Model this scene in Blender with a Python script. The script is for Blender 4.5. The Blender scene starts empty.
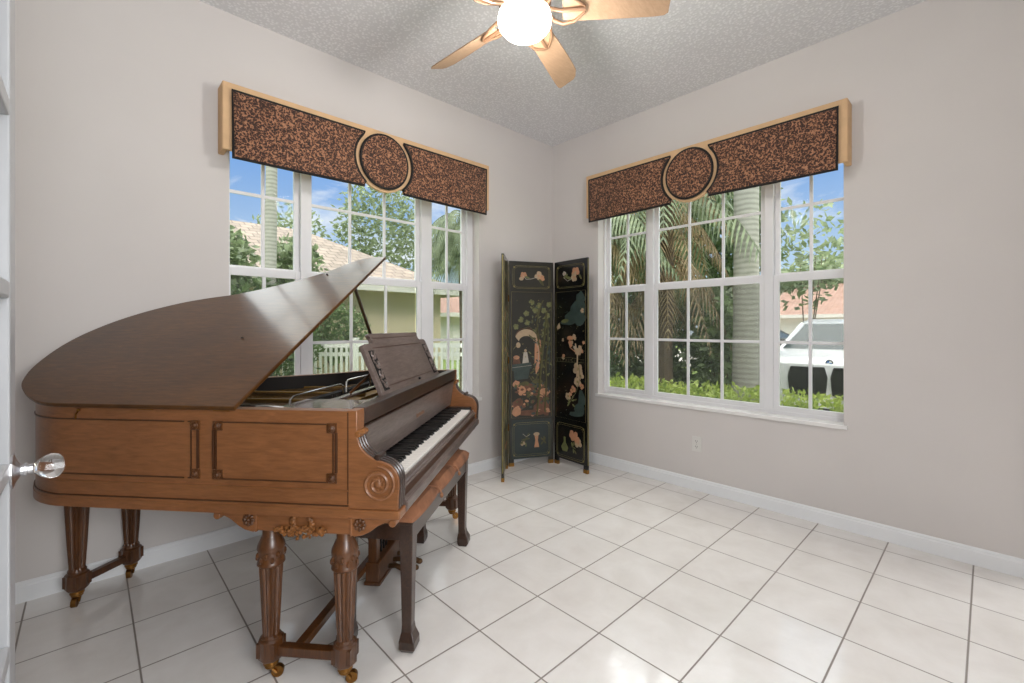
import bpy, bmesh, math, random
from mathutils import Vector, Matrix
PI = math.pi
R = math.radians
C = bpy.context.scene.collection
rnd = random.Random(7)

# ------------------------------------------------------------------ helpers
def lin(c):
    return c/12.92 if c <= 0.04045 else ((c+0.055)/1.055)**2.4
def rgb(r, g, b):
    return (lin(r/255), lin(g/255), lin(b/255), 1.0)

class MB:
    """collects faces; build() links them as ONE mesh object"""
    def __init__(self):
        self.v = []; self.f = []; self.m = []; self.mi = 0
    def add(self, vs, fs):
        o = len(self.v)
        self.v += [tuple(p) for p in vs]
        self.f += [tuple(i+o for i in f) for f in fs]
        self.m += [self.mi]*len(fs)
        return self
    def box(self, a, b):
        x0, x1 = sorted((a[0], b[0])); y0, y1 = sorted((a[1], b[1])); z0, z1 = sorted((a[2], b[2]))
        return self.add([(x0,y0,z0),(x1,y0,z0),(x1,y1,z0),(x0,y1,z0),(x0,y0,z1),(x1,y0,z1),(x1,y1,z1),(x0,y1,z1)],
                        [(3,2,1,0),(4,5,6,7),(0,1,5,4),(1,2,6,5),(2,3,7,6),(3,0,4,7)])
    def taper(self, c0, s0, c1, s1):
        vs = []
        for c, s in ((c0, s0), (c1, s1)):
            for dx, dy in ((-1,-1),(1,-1),(1,1),(-1,1)):
                vs.append((c[0]+dx*s[0], c[1]+dy*s[1], c[2]))
        return self.add(vs, [(3,2,1,0),(4,5,6,7),(0,1,5,4),(1,2,6,5),(2,3,7,6),(3,0,4,7)])
    def prism(self, poly, fn0, fn1):
        n = len(poly)
        vs = [fn0(*p) for p in poly]+[fn1(*p) for p in poly]
        fs = [tuple(range(n))[::-1], tuple(range(n, 2*n))]
        fs += [(i, (i+1) % n, n+(i+1) % n, n+i) for i in range(n)]
        return self.add(vs, fs)
    def lathe(self, prof, c=(0,0,0), n=20, axis='z', flute=None):
        rings = []
        vs = []
        for k, (r, h) in enumerate(prof):
            for i in range(n):
                a = 2*PI*i/n
                rr = r
                if flute and flute[0] <= k <= flute[1]:
                    rr = r*(1-0.17*(0.5+0.5*math.cos(a*flute[2]))**1.6)
                x, y = rr*math.cos(a), rr*math.sin(a)
                if axis == 'z': p = (c[0]+x, c[1]+y, c[2]+h)
                elif axis == 'x': p = (c[0]+h, c[1]+x, c[2]+y)
                else: p = (c[0]+x, c[1]+h, c[2]+y)
                vs.append(p)
        fs = []
        L = len(prof)
        for k in range(L-1):
            for i in range(n):
                j = (i+1) % n
                fs.append((k*n+i, k*n+j, (k+1)*n+j, (k+1)*n+i))
        fs.append(tuple(range(n))[::-1]); fs.append(tuple((L-1)*n+i for i in range(n)))
        return self.add(vs, fs)
    def tube(self, pts, r, n=8, closed=False):
        pts = [Vector(p) for p in pts]
        rs = r if isinstance(r, (list, tuple)) else [r]*len(pts)
        L = len(pts); vs = []
        ref = None
        for k in range(L):
            if closed: t = pts[(k+1) % L]-pts[k-1]
            else: t = pts[min(k+1, L-1)]-pts[max(k-1, 0)]
            t.normalize()
            if ref is None:
                ref = Vector((0,0,1)) if abs(t.z) < .9 else Vector((1,0,0))
            a = t.cross(ref)
            if a.length < 1e-6: a = t.cross(Vector((0,1,0.3)))
            a.normalize(); b = a.cross(t).normalized(); ref = b
            for i in range(n):
                an = 2*PI*i/n
                vs.append(pts[k]+(a*math.cos(an)+b*math.sin(an))*rs[k])
        fs = []
        for k in range(L if closed else L-1):
            k2 = (k+1) % L
            for i in range(n):
                j = (i+1) % n
                fs.append((k*n+i, k*n+j, k2*n+j, k2*n+i))
        if not closed:
            fs.append(tuple(range(n))[::-1]); fs.append(tuple((L-1)*n+i for i in range(n)))
        return self.add(vs, fs)
    def ball(self, c, r, n=10, m=7, sc=(1,1,1)):
        vs = [(c[0], c[1], c[2]-r*sc[2])]
        for k in range(1, m):
            ph = -PI/2+PI*k/m
            for i in range(n):
                a = 2*PI*i/n
                vs.append((c[0]+r*sc[0]*math.cos(ph)*math.cos(a), c[1]+r*sc[1]*math.cos(ph)*math.sin(a), c[2]+r*sc[2]*math.sin(ph)))
        vs.append((c[0], c[1], c[2]+r*sc[2]))
        fs = [(0, 1+(i+1) % n, 1+i) for i in range(n)]
        for k in range(m-2):
            for i in range(n):
                j = (i+1) % n
                fs.append((1+k*n+i, 1+k*n+j, 1+(k+1)*n+j, 1+(k+1)*n+i))
        t = len(vs)-1; b = 1+(m-2)*n
        fs += [(b+i, b+(i+1) % n, t) for i in range(n)]
        return self.add(vs, fs)
    def strip(self, pathA, pathB):
        n = len(pathA)
        return self.add(list(pathA)+list(pathB), [(i, i+1, n+i+1, n+i) for i in range(n-1)])
    def build(self, name, mats, parent=None, smooth=False, bevel=0, recalc=True, seg=2):
        me = bpy.data.meshes.new(name)
        me.from_pydata(self.v, [], self.f)
        if not isinstance(mats, (list, tuple)): mats = [mats]
        for m in mats: me.materials.append(m)
        if len(mats) > 1:
            me.polygons.foreach_set('material_index', self.m)
        if recalc:
            bm = bmesh.new(); bm.from_mesh(me)
            bmesh.ops.recalc_face_normals(bm, faces=bm.faces)
            bm.to_mesh(me); bm.free()
        if smooth:
            me.polygons.foreach_set('use_smooth', [True]*len(me.polygons))
            try:
                me.set_sharp_from_angle(angle=R(40))
            except Exception:
                pass
        me.update()
        o = bpy.data.objects.new(name, me); C.objects.link(o)
        if parent is not None: o.parent = parent
        if bevel:
            b = o.modifiers.new('bevel', 'BEVEL'); b.width = bevel; b.segments = seg
            b.limit_method = 'ANGLE'; b.angle_limit = R(35)
        return o

def tag(o, label, cat, group=None, kind=None):
    o['label'] = label; o['category'] = cat
    if group: o['group'] = group
    if kind: o['kind'] = kind
    return o
def thing(name, label, cat, loc=(0,0,0), rz=0, group=None):
    o = bpy.data.objects.new(name, None); C.objects.link(o)
    o.empty_display_size = .1
    o.location = loc; o.rotation_euler = (0,0,rz)
    return tag(o, label, cat, group)
def struct(o):
    o['kind'] = 'structure'; return o
def copy_part(o, parent):
    c = o.copy(); C.objects.link(c); c.parent = parent; return c

# ------------------------------------------------------------------ materials
def new_mat(name):
    m = bpy.data.materials.new(name); m.use_nodes = True
    nt = m.node_tree
    b = nt.nodes['Principled BSDF']
    return m, nt, b
def nd(nt, t, **k):
    n = nt.nodes.new(t)
    for a, v in k.items(): setattr(n, a, v)
    return n
def coords(nt, kind='Object', scale=(1,1,1), rot=(0,0,0)):
    tc = nd(nt, 'ShaderNodeTexCoord'); mp = nd(nt, 'ShaderNodeMapping')
    mp.inputs['Scale'].default_value = scale; mp.inputs['Rotation'].default_value = rot
    nt.links.new(tc.outputs[kind], mp.inputs['Vector'])
    return mp.outputs['Vector']
def ramp(nt, fac, stops):
    r = nd(nt, 'ShaderNodeValToRGB')
    e = r.color_ramp.elements
    while len(e) < len(stops): e.new(0.5)
    for i, (p, c) in enumerate(stops):
        e[i].position = p; e[i].color = c
    nt.links.new(fac, r.inputs['Fac'])
    return r.outputs['Color']
def noise(nt, vec, scale, detail=4, rough=.55, dist=0):
    n = nd(nt, 'ShaderNodeTexNoise')
    n.inputs['Scale'].default_value = scale; n.inputs['Detail'].default_value = detail
    n.inputs['Roughness'].default_value = rough; n.inputs['Distortion'].default_value = dist
    nt.links.new(vec, n.inputs['Vector'])
    return n.outputs['Fac']
def bump(nt, b, h, strength=.2, dist=.01):
    n = nd(nt, 'ShaderNodeBump'); n.inputs['Strength'].default_value = strength; n.inputs['Distance'].default_value = dist
    nt.links.new(h, n.inputs['Height']); nt.links.new(n.outputs['Normal'], b.inputs['Normal'])
def sc(c, k):
    return (min(1, c[0]*k), min(1, c[1]*k), min(1, c[2]*k), 1)
def M(name, col, rough=.5, metal=0, var=.08, scale=6, bmp=0, bscale=60, coat=0, stretch=(1,1,1), coat_rough=.15, spec=.5):
    m, nt, b = new_mat(name)
    v = coords(nt, 'Object', stretch)
    f = noise(nt, v, scale)
    nt.links.new(ramp(nt, f, [(.25, sc(col, 1-var)), (.75, sc(col, 1+var))]), b.inputs['Base Color'])
    b.inputs['Roughness'].default_value = rough; b.inputs['Metallic'].default_value = metal
    b.inputs['Coat Weight'].default_value = coat; b.inputs['Coat Roughness'].default_value = coat_rough
    b.inputs['Specular IOR Level'].default_value = spec
    if bmp: bump(nt, b, noise(nt, v, bscale, 3), bmp, .004)
    return m
def wood(name, dark, mid, light, rough=.35, stretch=(1,8,8), scale=3, coat=.25, coat_rough=.2):
    m, nt, b = new_mat(name)
    v = coords(nt, 'Object', stretch)
    g = noise(nt, v, scale*4, 6, .65, .6)
    big = noise(nt, coords(nt, 'Object', (1,1,1)), 2.2, 3, .5)
    mx = nd(nt, 'ShaderNodeMath', operation='MULTIPLY_ADD'); mx.inputs[1].default_value = .55
    nt.links.new(g, mx.inputs[0])
    m2 = nd(nt, 'ShaderNodeMath', operation='MULTIPLY'); m2.inputs[1].default_value = .45
    nt.links.new(big, m2.inputs[0]); nt.links.new(m2.outputs[0], mx.inputs[2])
    nt.links.new(ramp(nt, mx.outputs[0], [(.33, dark), (.5, mid), (.68, light)]), b.inputs['Base Color'])
    b.inputs['Roughness'].default_value = rough
    b.inputs['Coat Weight'].default_value = coat; b.inputs['Coat Roughness'].default_value = coat_rough
    bump(nt, b, g, .06, .003)
    return m
def leaf_mat(name, dark, light, scale=3.0, trans=.35, rough=.5):
    m, nt, b = new_mat(name)
    v = coords(nt, 'Object')
    n = nd(nt, 'ShaderNodeTexWhiteNoise'); n.noise_dimensions = '3D'
    sn = nd(nt, 'ShaderNodeVectorMath', operation='SNAP'); sn.inputs[1].default_value = (.09,.09,.09)
    nt.links.new(v, sn.inputs[0]); nt.links.new(sn.outputs[0], n.inputs['Vector'])
    mix = nd(nt, 'ShaderNodeMath', operation='MULTIPLY_ADD'); mix.inputs[1].default_value = .45
    nt.links.new(n.outputs['Value'], mix.inputs[0])
    m2 = nd(nt, 'ShaderNodeMath', operation='MULTIPLY'); m2.inputs[1].default_value = .55
    nt.links.new(noise(nt, v, scale), m2.inputs[0]); nt.links.new(m2.outputs[0], mix.inputs[2])
    col = ramp(nt, mix.outputs[0], [(.2, dark), (.8, light)])
    nt.links.new(col, b.inputs['Base Color']); b.inputs['Roughness'].default_value = rough
    tr = nd(nt, 'ShaderNodeBsdfTranslucent'); nt.links.new(col, tr.inputs['Color'])
    ms = nd(nt, 'ShaderNodeMixShader'); ms.inputs['Fac'].default_value = trans
    out = nt.nodes['Material Output']
    nt.links.new(b.outputs[0], ms.inputs[1]); nt.links.new(tr.outputs[0], ms.inputs[2])
    nt.links.new(ms.outputs[0], out.inputs['Surface'])
    return m

# wall: matt off-white with faint orange-peel
def m_wall():
    m, nt, b = new_mat('wall_paint')
    v = coords(nt)
    nt.links.new(ramp(nt, noise(nt, v, 1.1, 3), [(.3, rgb(206,201,198)), (.7, rgb(211,206,203))]), b.inputs['Base Color'])
    b.inputs['Roughness'].default_value = .75
    bump(nt, b, noise(nt, v, 90, 3), .05, .003)
    return m
def m_ceiling():
    m, nt, b = new_mat('popcorn_ceiling')
    v = coords(nt)
    vo = nd(nt, 'ShaderNodeTexVoronoi'); vo.inputs['Scale'].default_value = 55; nt.links.new(v, vo.inputs['Vector'])
    f = noise(nt, v, 65, 5, .7)
    ad = nd(nt, 'ShaderNodeMath', operation='SUBTRACT'); nt.links.new(f, ad.inputs[0]); nt.links.new(vo.outputs['Distance'], ad.inputs[1])
    nt.links.new(ramp(nt, ad.outputs[0], [(0, rgb(216,216,218)), (.22, rgb(232,232,234)), (.5, rgb(238,238,240))]), b.inputs['Base Color'])
    b.inputs['Roughness'].default_value = .9
    bump(nt, b, ad.outputs[0], .32, .007)
    return m
T = 0.343
def m_floor():
    m, nt, b = new_mat('glazed_floor_tile')
    v0 = coords(nt)
    mp = nd(nt, 'ShaderNodeMapping'); nt.links.new(v0, mp.inputs['Vector'])
    mp.inputs['Location'].default_value = (1.525+T/1*20, 1.227+T*20, 0)
    br = nd(nt, 'ShaderNodeTexBrick'); br.offset = 0; br.squash = 1
    br.inputs['Scale'].default_value = 1; br.inputs['Brick Width'].default_value = T; br.inputs['Row Height'].default_value = T
    br.inputs['Mortar Size'].default_value = .0037; br.inputs['Mortar Smooth'].default_value = .35; br.inputs['Bias'].default_value = 0
    nt.links.new(mp.outputs['Vector'], br.inputs['Vector'])
    br.inputs['Color1'].default_value = (.42,.42,.42,1); br.inputs['Color2'].default_value = (.58,.58,.58,1)
    f = noise(nt, v0, 5, 5, .6, .4)
    tile = ramp(nt, f, [(.25, rgb(224,219,214)), (.55, rgb(233,229,225)), (.8, rgb(239,236,233))])
    ov = nd(nt, 'ShaderNodeMix', data_type='RGBA', blend_type='OVERLAY'); ov.inputs[0].default_value = .25
    nt.links.new(tile, ov.inputs[6]); nt.links.new(br.outputs['Color'], ov.inputs[7])
    mx = nd(nt, 'ShaderNodeMix', data_type='RGBA'); nt.links.new(br.outputs['Fac'], mx.inputs[0])
    nt.links.new(ov.outputs[2], mx.inputs[6]); mx.inputs[7].default_value = rgb(138,129,122)
    nt.links.new(mx.outputs[2], b.inputs['Base Color'])
    rr = nd(nt, 'ShaderNodeMapRange'); nt.links.new(br.outputs['Fac'], rr.inputs[0])
    rr.inputs[3].default_value = .10; rr.inputs[4].default_value = .6
    nt.links.new(rr.outputs[0], b.inputs['Roughness'])
    h = nd(nt, 'ShaderNodeMath', operation='MULTIPLY_ADD'); h.inputs[1].default_value = -1.2
    wv = nd(nt, 'ShaderNodeMath', operation='MULTIPLY'); wv.inputs[1].default_value = .55
    nt.links.new(noise(nt, v0, 7, 3, .5), wv.inputs[0])
    nt.links.new(br.outputs['Fac'], h.inputs[0]); nt.links.new(wv.outputs[0], h.inputs[2])
    bump(nt, b, h.outputs[0], .34, .012)
    b.inputs['Specular IOR Level'].default_value = .8
    return m
def m_leopard():
    m, nt, b = new_mat('leopard_print_fabric')
    v = coords(nt)
    vo = nd(nt, 'ShaderNodeTexVoronoi'); vo.inputs['Scale'].default_value = 92; vo.inputs['Randomness'].default_value = 1
    n = nd(nt, 'ShaderNodeTexNoise'); n.inputs['Scale'].default_value = 45; nt.links.new(v, n.inputs['Vector'])
    am = nd(nt, 'ShaderNodeVectorMath', operation='MULTIPLY_ADD'); am.inputs[1].default_value = (.035,.035,.035)
    nt.links.new(n.outputs['Color'], am.inputs[0]); nt.links.new(v, am.inputs[2]); nt.links.new(am.outputs[0], vo.inputs['Vector'])
    c = ramp(nt, vo.outputs['Distance'], [(.0, rgb(104,66,46)), (.20, rgb(84,52,38)), (.30, rgb(34,22,19)), (.50, rgb(52,33,27)), (.60, rgb(136,92,66)), (.85, rgb(170,124,94))])
    nt.links.new(c, b.inputs['Base Color']); b.inputs['Roughness'].default_value = .85
    b.inputs['Sheen Weight'].default_value = .15
    bump(nt, b, noise(nt, v, 220, 2), .25, .003)
    return m
def m_glass():
    m, nt, b = new_mat('window_pane_glass')
    nt.nodes.remove(b)
    tr = nd(nt, 'ShaderNodeBsdfTransparent'); gl = nd(nt, 'ShaderNodeBsdfGlossy'); gl.inputs['Roughness'].default_value = .02
    v = coords(nt)
    c = ramp(nt, noise(nt, v, 2), [(.3, (.93,.95,.94,1)), (.7, (.97,.98,.97,1))]); nt.links.new(c, tr.inputs['Color'])
    lw = nd(nt, 'ShaderNodeLayerWeight'); lw.inputs['Blend'].default_value = .5
    fr = nd(nt, 'ShaderNodeMapRange'); nt.links.new(lw.outputs['Facing'], fr.inputs[0])
    fr.inputs[1].default_value = .3; fr.inputs[3].default_value = .0014; fr.inputs[4].default_value = .16
    ms = nd(nt, 'ShaderNodeMixShader'); nt.links.new(fr.outputs[0], ms.inputs['Fac'])
    nt.links.new(tr.outputs[0], ms.inputs[1]); nt.links.new(gl.outputs[0], ms.inputs[2])
    nt.links.new(ms.outputs[0], nt.nodes['Material Output'].inputs['Surface'])
    return m
def m_crystal():
    m, nt, b = new_mat('clear_crystal')
    b.inputs['Transmission Weight'].default_value = 1; b.inputs['IOR'].default_value = 1.5
    v = coords(nt)
    nt.links.new(ramp(nt, noise(nt, v, 9), [(.3, (.95,.96,.97,1)), (.7, (1,1,1,1))]), b.inputs['Base Color'])
    b.inputs['Roughness'].default_value = .02
    return m
def m_emit(name, col, s):
    m, nt, b = new_mat(name)
    b.inputs['Base Color'].default_value = col
    b.inputs['Emission Color'].default_value = col; b.inputs['Emission Strength'].default_value = s
    return m
def m_rooftile(name, a, b_, c_):
    m, nt, b = new_mat(name)
    v = coords(nt)
    br = nd(nt, 'ShaderNodeTexBrick'); br.inputs['Scale'].default_value = 1
    br.inputs['Brick Width'].default_value = .3; br.inputs['Row Height'].default_value = .24; br.inputs['Mortar Size'].default_value = .02
    br.inputs['Color1'].default_value = a; br.inputs['Color2'].default_value = b_; br.inputs['Mortar'].default_value = c_
    br.inputs['Mortar Smooth'].default_value = .6
    nt.links.new(v, br.inputs['Vector'])
    ov = nd(nt, 'ShaderNodeMix', data_type='RGBA', blend_type='MULTIPLY'); ov.inputs[0].default_value = .6
    nt.links.new(br.outputs['Color'], ov.inputs[6])
    nt.links.new(ramp(nt, noise(nt, v, 1.5, 5), [(.3, (.6,.58,.55,1)), (.7, (1,1,1,1))]), ov.inputs[7])
    nt.links.new(ov.outputs[2], b.inputs['Base Color']); b.inputs['Roughness'].default_value = .85
    bump(nt, b, br.outputs['Fac'], -.6, .03)
    return m

def m_screen():
    m, nt, b = new_mat('insect_screen_mesh'); nt.nodes.remove(b)
    tr = nd(nt, 'ShaderNodeBsdfTransparent'); df = nd(nt, 'ShaderNodeBsdfDiffuse')
    v = coords(nt)
    nt.links.new(ramp(nt, noise(nt, v, 3), [(.3, rgb(92,94,90)), (.7, rgb(106,108,104))]), df.inputs['Color'])
    ms = nd(nt, 'ShaderNodeMixShader'); ms.inputs['Fac'].default_value = .27
    nt.links.new(tr.outputs[0], ms.inputs[1]); nt.links.new(df.outputs[0], ms.inputs[2])
    nt.links.new(ms.outputs[0], nt.nodes['Material Output'].inputs['Surface']); return m
SCREEN = m_screen()
W_WALL = m_wall(); W_CEIL = m_ceiling(); W_FLOOR = m_floor()
WHITE = M('white_gloss_paint', rgb(232,232,232), .35, var=.02)
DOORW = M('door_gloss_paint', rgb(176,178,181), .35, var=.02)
VINYL = M('white_window_vinyl', rgb(226,226,228), .4, var=.02)
MARBLE = M('pale_marble_sill', rgb(232,230,228), .25, var=.03, scale=12)
GLASS = m_glass()
CASE = wood('walnut_case', rgb(106,65,33), rgb(128,82,47), rgb(148,96,57), .36, (1.2,9,9), 2.6, .2)
LIDW = wood('walnut_lid', rgb(56,33,11), rgb(78,48,18), rgb(98,63,27), .34, (1.2,9,2), 2.6, .45, .15)
LIDW.node_tree.nodes['Principled BSDF'].inputs['Specular IOR Level'].default_value = .15
LEGW = wood('dark_walnut_leg', rgb(54,29,10), rgb(82,47,18), rgb(108,65,28), .36, (9,9,1.5), 2.6, .25)
DARKW = wood('dark_stained_wood', rgb(30,17,10), rgb(48,29,18), rgb(68,43,28), .3, (9,1.2,9), 2.6, .35)
DESKW = wood('window_sheen_walnut', rgb(76,62,56), rgb(104,90,84), rgb(126,112,106), .34, (9,1.2,9), 2.6, .3)  # grey in the wood colour stands in for reflected window light
CARVE = M('carved_gilt_walnut', rgb(124,78,36), .45, var=.65, scale=60, bmp=.4)  # strong tone variation paints in the shaded crevices of the carving
LINE = M('moulding_shadow_wood', rgb(66,38,18), .4, var=.2, scale=20)
FRETB = M('dark_fretwork_ground', rgb(14,12,11), .9, var=.2)
PEDAL = M('dark_bronze', rgb(92,66,42), .35, .7, var=.3, scale=25)
BRASS = M('aged_brass', rgb(140,100,52), .35, 1, var=.25, scale=25)
DARKMETAL = M('dark_metal', rgb(34,33,32), .4, .8, var=.2)
SILVER = M('nickel_rod', rgb(190,188,184), .25, 1, var=.1)
GOLDP = M('gold_iron_plate', rgb(128,96,40), .45, .5, var=.15, scale=10)
SOUND = M('spruce_soundboard', rgb(120,86,42), .5, var=.2, scale=12, stretch=(1,12,12))
FELT = M('dark_felt', rgb(30,26,24), .9, var=.2)
IVORY = M('ivory_key', rgb(236,232,226), .25, var=.03)
EBONY = M('ebony_key', rgb(18,17,17), .3, var=.2)
LEO = m_leopard()
TAN = M('tan_suede_fabric', rgb(210,174,134), .85, var=.07, scale=14, bmp=.15, bscale=160)
CORD = M('black_cord', rgb(26,22,20), .8, var=.2)
SUEDE = M('rust_suede', rgb(138,92,64), .85, var=.42, scale=11, bmp=.2, bscale=120)
FANW = wood('light_oak_blade', rgb(150,122,96), rgb(166,136,108), rgb(180,150,122), .45, (1.2,12,12), 2, .1)
FANB = M('dark_bronze_bracket', rgb(128,98,74), .4, .1, var=.15)
GLOBE = m_emit('lit_frosted_globe', (1,.93,.82,1), 9)
CRYST = m_crystal()
CHROME = M('polished_chrome', rgb(205,205,208), .3, 1, var=.02)
PLATE = M('white_plastic', rgb(216,214,210), .4, var=.02)
SLOT = M('outlet_slot', rgb(70,68,66), .6, var=.1)
# ------------------------------------------------------------------ room shell
YW = 0.0
KL = (YW+2.99791)/2.99791         # the left wall plane sits 3 cm further out
def LX(x): return -3.37285+(x+3.37285)*KL
def LZ(z): return 1.239374+(z-1.239374)*KL
H = 3.05
def wall_with_hole(name, along, plane, out, a0, a1, h0, h1, z0, z1, ztop):
    mb = MB()
    def bx(p, q, za, zb):
        if along == 'x': mb.box((p, plane, za), (q, plane+out, zb))
        else: mb.box((plane, p, za), (plane+out, q, zb))
    bx(a0, h0, 0, ztop); bx(h1, a1, 0, ztop); bx(h0, h1, 0, z0); bx(h0, h1, z1, ztop)
    return struct(mb.build(name, W_WALL))
LH0, LH1 = LX(-2.79), LX(-.942)
ZS, ZT = .637, 2.5
wall_with_hole('wall_left', 'x', YW, .16, -4.4, .16, LH0, LH1, ZS, ZT, H)
RH0, RH1 = -2.385, -.556
wall_with_hole('wall_right', 'y', 0, .16, -3.165, YW, RH0, RH1, ZS, ZT, H)
struct(MB().box((0,-5.0,0), (.16,-4.1,H)).box((0,-4.1,2.15),(.16,-3.165,H)).build('wall_right_hallway', W_WALL))
struct(MB().box((-4.56,-5.16,0), (.16,-5.0,H)).build('wall_back', W_WALL))
struct(MB().box((-4.56,-5.0,0), (-4.4,.19,H)).build('wall_far_left', W_WALL))
struct(MB().box((-4.4,-2.50,0), (-3.54,-2.36,H)).build('wall_door_stub', W_WALL))
struct(MB().box((-4.56,-5.16,-.2), (.16,.19,0)).build('floor', W_FLOOR))
struct(MB().box((-4.56,-5.16,H), (.16,.19,H+.15)).build('ceiling', W_CEIL))
def base_profile(t=.014, h=.092):
    return [(0,0),(t,0),(t,h-.022),(t*.75,h-.016),(t*.75,h-.008),(t*.35,h),(0,h)]
BB = M('baseboard_paint', rgb(232,234,236), .4, var=.02)
pr = base_profile()
struct(MB().prism(pr, lambda d,z:(-4.4,YW-d,z), lambda d,z:(0,YW-d,z)).build('baseboard_left', BB))
struct(MB().prism(pr, lambda d,z:(-d,-3.14,z), lambda d,z:(-d,YW-.015,z)).build('baseboard_right', BB))
struct(MB().box((-.02,-3.24,0), (0,-3.142,2.25)).box((-.026,-3.165,0),(0,-3.142,2.25)).build('trim_1', WHITE, bevel=.003))
# marble stools under the windows
struct(MB().box((LX(-2.79)-.02,YW-.02,ZS-.022), (LX(-.942)+.02,YW+.1,ZS+.004)).build('trim_2', MARBLE, bevel=.004))
struct(MB().box((-.02,RH0-.02,ZS-.022), (.1,RH1+.02,ZS+.004)).build('trim_3', MARBLE, bevel=.004))

def window(name, tf, a0, a1, glasses, cols):
    """tf(a, d, z): along the wall, depth outwards, height"""
    root = bpy.data.objects.new(name, None); C.objects.link(root); struct(root)
    g = sorted(tuple(sorted(q)) for q in glasses)
    def bx(mb, p, q, d0, d1, za, zb):
        A = tf(p, d0, za); B = tf(q, d1, zb); mb.box(A, B)
    zb, zt, zm = ZS, ZT, 1.585
    fr = MB()
    st = .034
    bx(fr, a0, a1, .095, .155, zb, zb+.028); bx(fr, a0, a1, .095, .155, zt-.03, zt)
    edges = [a0]
    for i, (p, q) in enumerate(g): edges += [max(a0+.004,p-st), min(a1-.004,q+st)]
    edges.append(a1)
    for k in range(0, len(edges), 2):
        bx(fr, edges[k], edges[k+1], .088, .155, zb+.028, zt-.03)
    fr.build('window_frame', VINYL, root, bevel=.003)
    for i, (p, q) in enumerate(g):
        for up in (0, 1):
            d0, d1 = (.098, .118) if not up else (.122, .142)
            lo, hi = (zb+.028, zm+.02) if not up else (zm-.02, zt-.03)
            gl, gh = (zb+.062, zm-.03) if not up else (zm+.032, zt-.07)
            s = MB()
            bx(s, max(a0+.003,p-st), p, d0, d1, lo, hi); bx(s, q, min(a1-.003,q+st), d0, d1, lo, hi)
            bx(s, p, q, d0, d1, lo, gl); bx(s, p, q, d0, d1, gh, hi)
            so = s.build('upper_sash' if up else 'lower_sash', VINYL, root, bevel=.002)
            mu = MB(); n = cols[i]
            for k in range(1, n):
                c = p+(q-p)*k/n; bx(mu, c-.010, c+.010, d0+.003, d1-.003, gl, gh)
            zc = 1.138 if not up else 2.062
            bx(mu, p, q, d0+.004, d1-.004, zc-.010, zc+.010)
            mu.build('muntin_grid', VINYL, so, bevel=.002)
            pn = MB(); bx(pn, p, q, (d0+d1)/2-.001, (d0+d1)/2+.001, gl, gh); pn.build('glass_pane', GLASS, so)
            if not up:
                sn = MB(); bx(sn, p-.01, q+.01, .146, .147, gl-.01, gh+.01); sn.build('insect_screen', SCREEN, so)
    return root
window('window_1', lambda a,d,z:(LX(a), YW+d, z), -2.79, -.942, [(-2.762,-2.40),(-2.287,-1.49),(-1.338,-1.036)], (2,3,2))
window('window_2', lambda a,d,z:(d, a, z), RH0, RH1, [(-.603,-.967),(-1.088,-1.878),(-2.003,-2.368)], (2,3,2))

# ------------------------------------------------------------------ white glazed door at the left edge
DX, DY = -3.493, -1.520
door = bpy.data.objects.new('door_1', None); C.objects.link(door); struct(door); door.location = (DX, DY, 0)
mb = MB()
W_, T_ = .82, .036
rails = [.015,.23,.55,.585,.925,.96,1.30,1.335,1.675,1.71,2.02,2.13]
mb.box((-T_,-.095,.015),(0,0,2.13)).box((-T_,-W_,.015),(0,-W_+.095,2.13))
for k in range(0, 12, 2): mb.box((-T_,-W_+.095,rails[k]),(0,-.095,rails[k+1]))
mb.box((-T_+.004,-W_/2-.015,.23),(-.004,-W_/2+.015,2.02))
mb.build('door_leaf', DOORW, door, bevel=.004)
pm = MB()
for k in range(1, 11, 2):
    za, zb = rails[k], rails[k+1]
    for ya, yb in ((-.095,-W_/2+.015),(-W_/2-.015,-W_+.095)):
        pm.box((-T_/2-.002,ya,za),(-T_/2+.002,yb,zb))
pm.build('glass_pane', GLASS, door)
# knob: eight-sided rosette, neck and egg-shaped crystal
kz = .936
kn = MB(); kn.lathe([(.036,0),(.036,.003),(.030,.005),(.026,.006),(.0115,.013),(.0115,.017),(.014,.018),(.014,.022),(.0105,.023),(.0105,.033)], (0,-.066,kz), 10, 'x')
k = kn.build('knob_rosette', CHROME, door)
cr = MB(); cr.lathe([(.006,0),(.0105,.001),(.014,.006),(.020,.013),(.0245,.020),(.0265,.028),(.0265,.034),(.023,.042),(.015,.0475),(.006,.0495)], (.030,-.066,kz), 24, 'x')
cr.build('crystal_knob', CRYST, k, smooth=True)

# ------------------------------------------------------------------ wall outlet
ol = thing('wall_outlet', 'white double electrical outlet on the right wall below the window', 'outlet', (0,-1.470,.352))
MB().box((-.005,-.036,-.058),(0,.036,.058)).build('cover_plate', PLATE, ol, bevel=.002)
for dz in (-.021,.021):
    s = MB().box((-.008,-.017,dz-.014),(-.005,.017,dz+.014)).build('socket', PLATE, ol, bevel=.002)
    MB().box((-.0085,-.008,dz-.002),(-.008,-.005,dz+.008)).box((-.0085,.005,dz-.002),(-.008,.008,dz+.008)).ball((-.008,0,dz-.008),.0028).build('slot', SLOT, s)
MB().ball((-.005,0,0),.003).build('screw', SILVER, ol)

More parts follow.
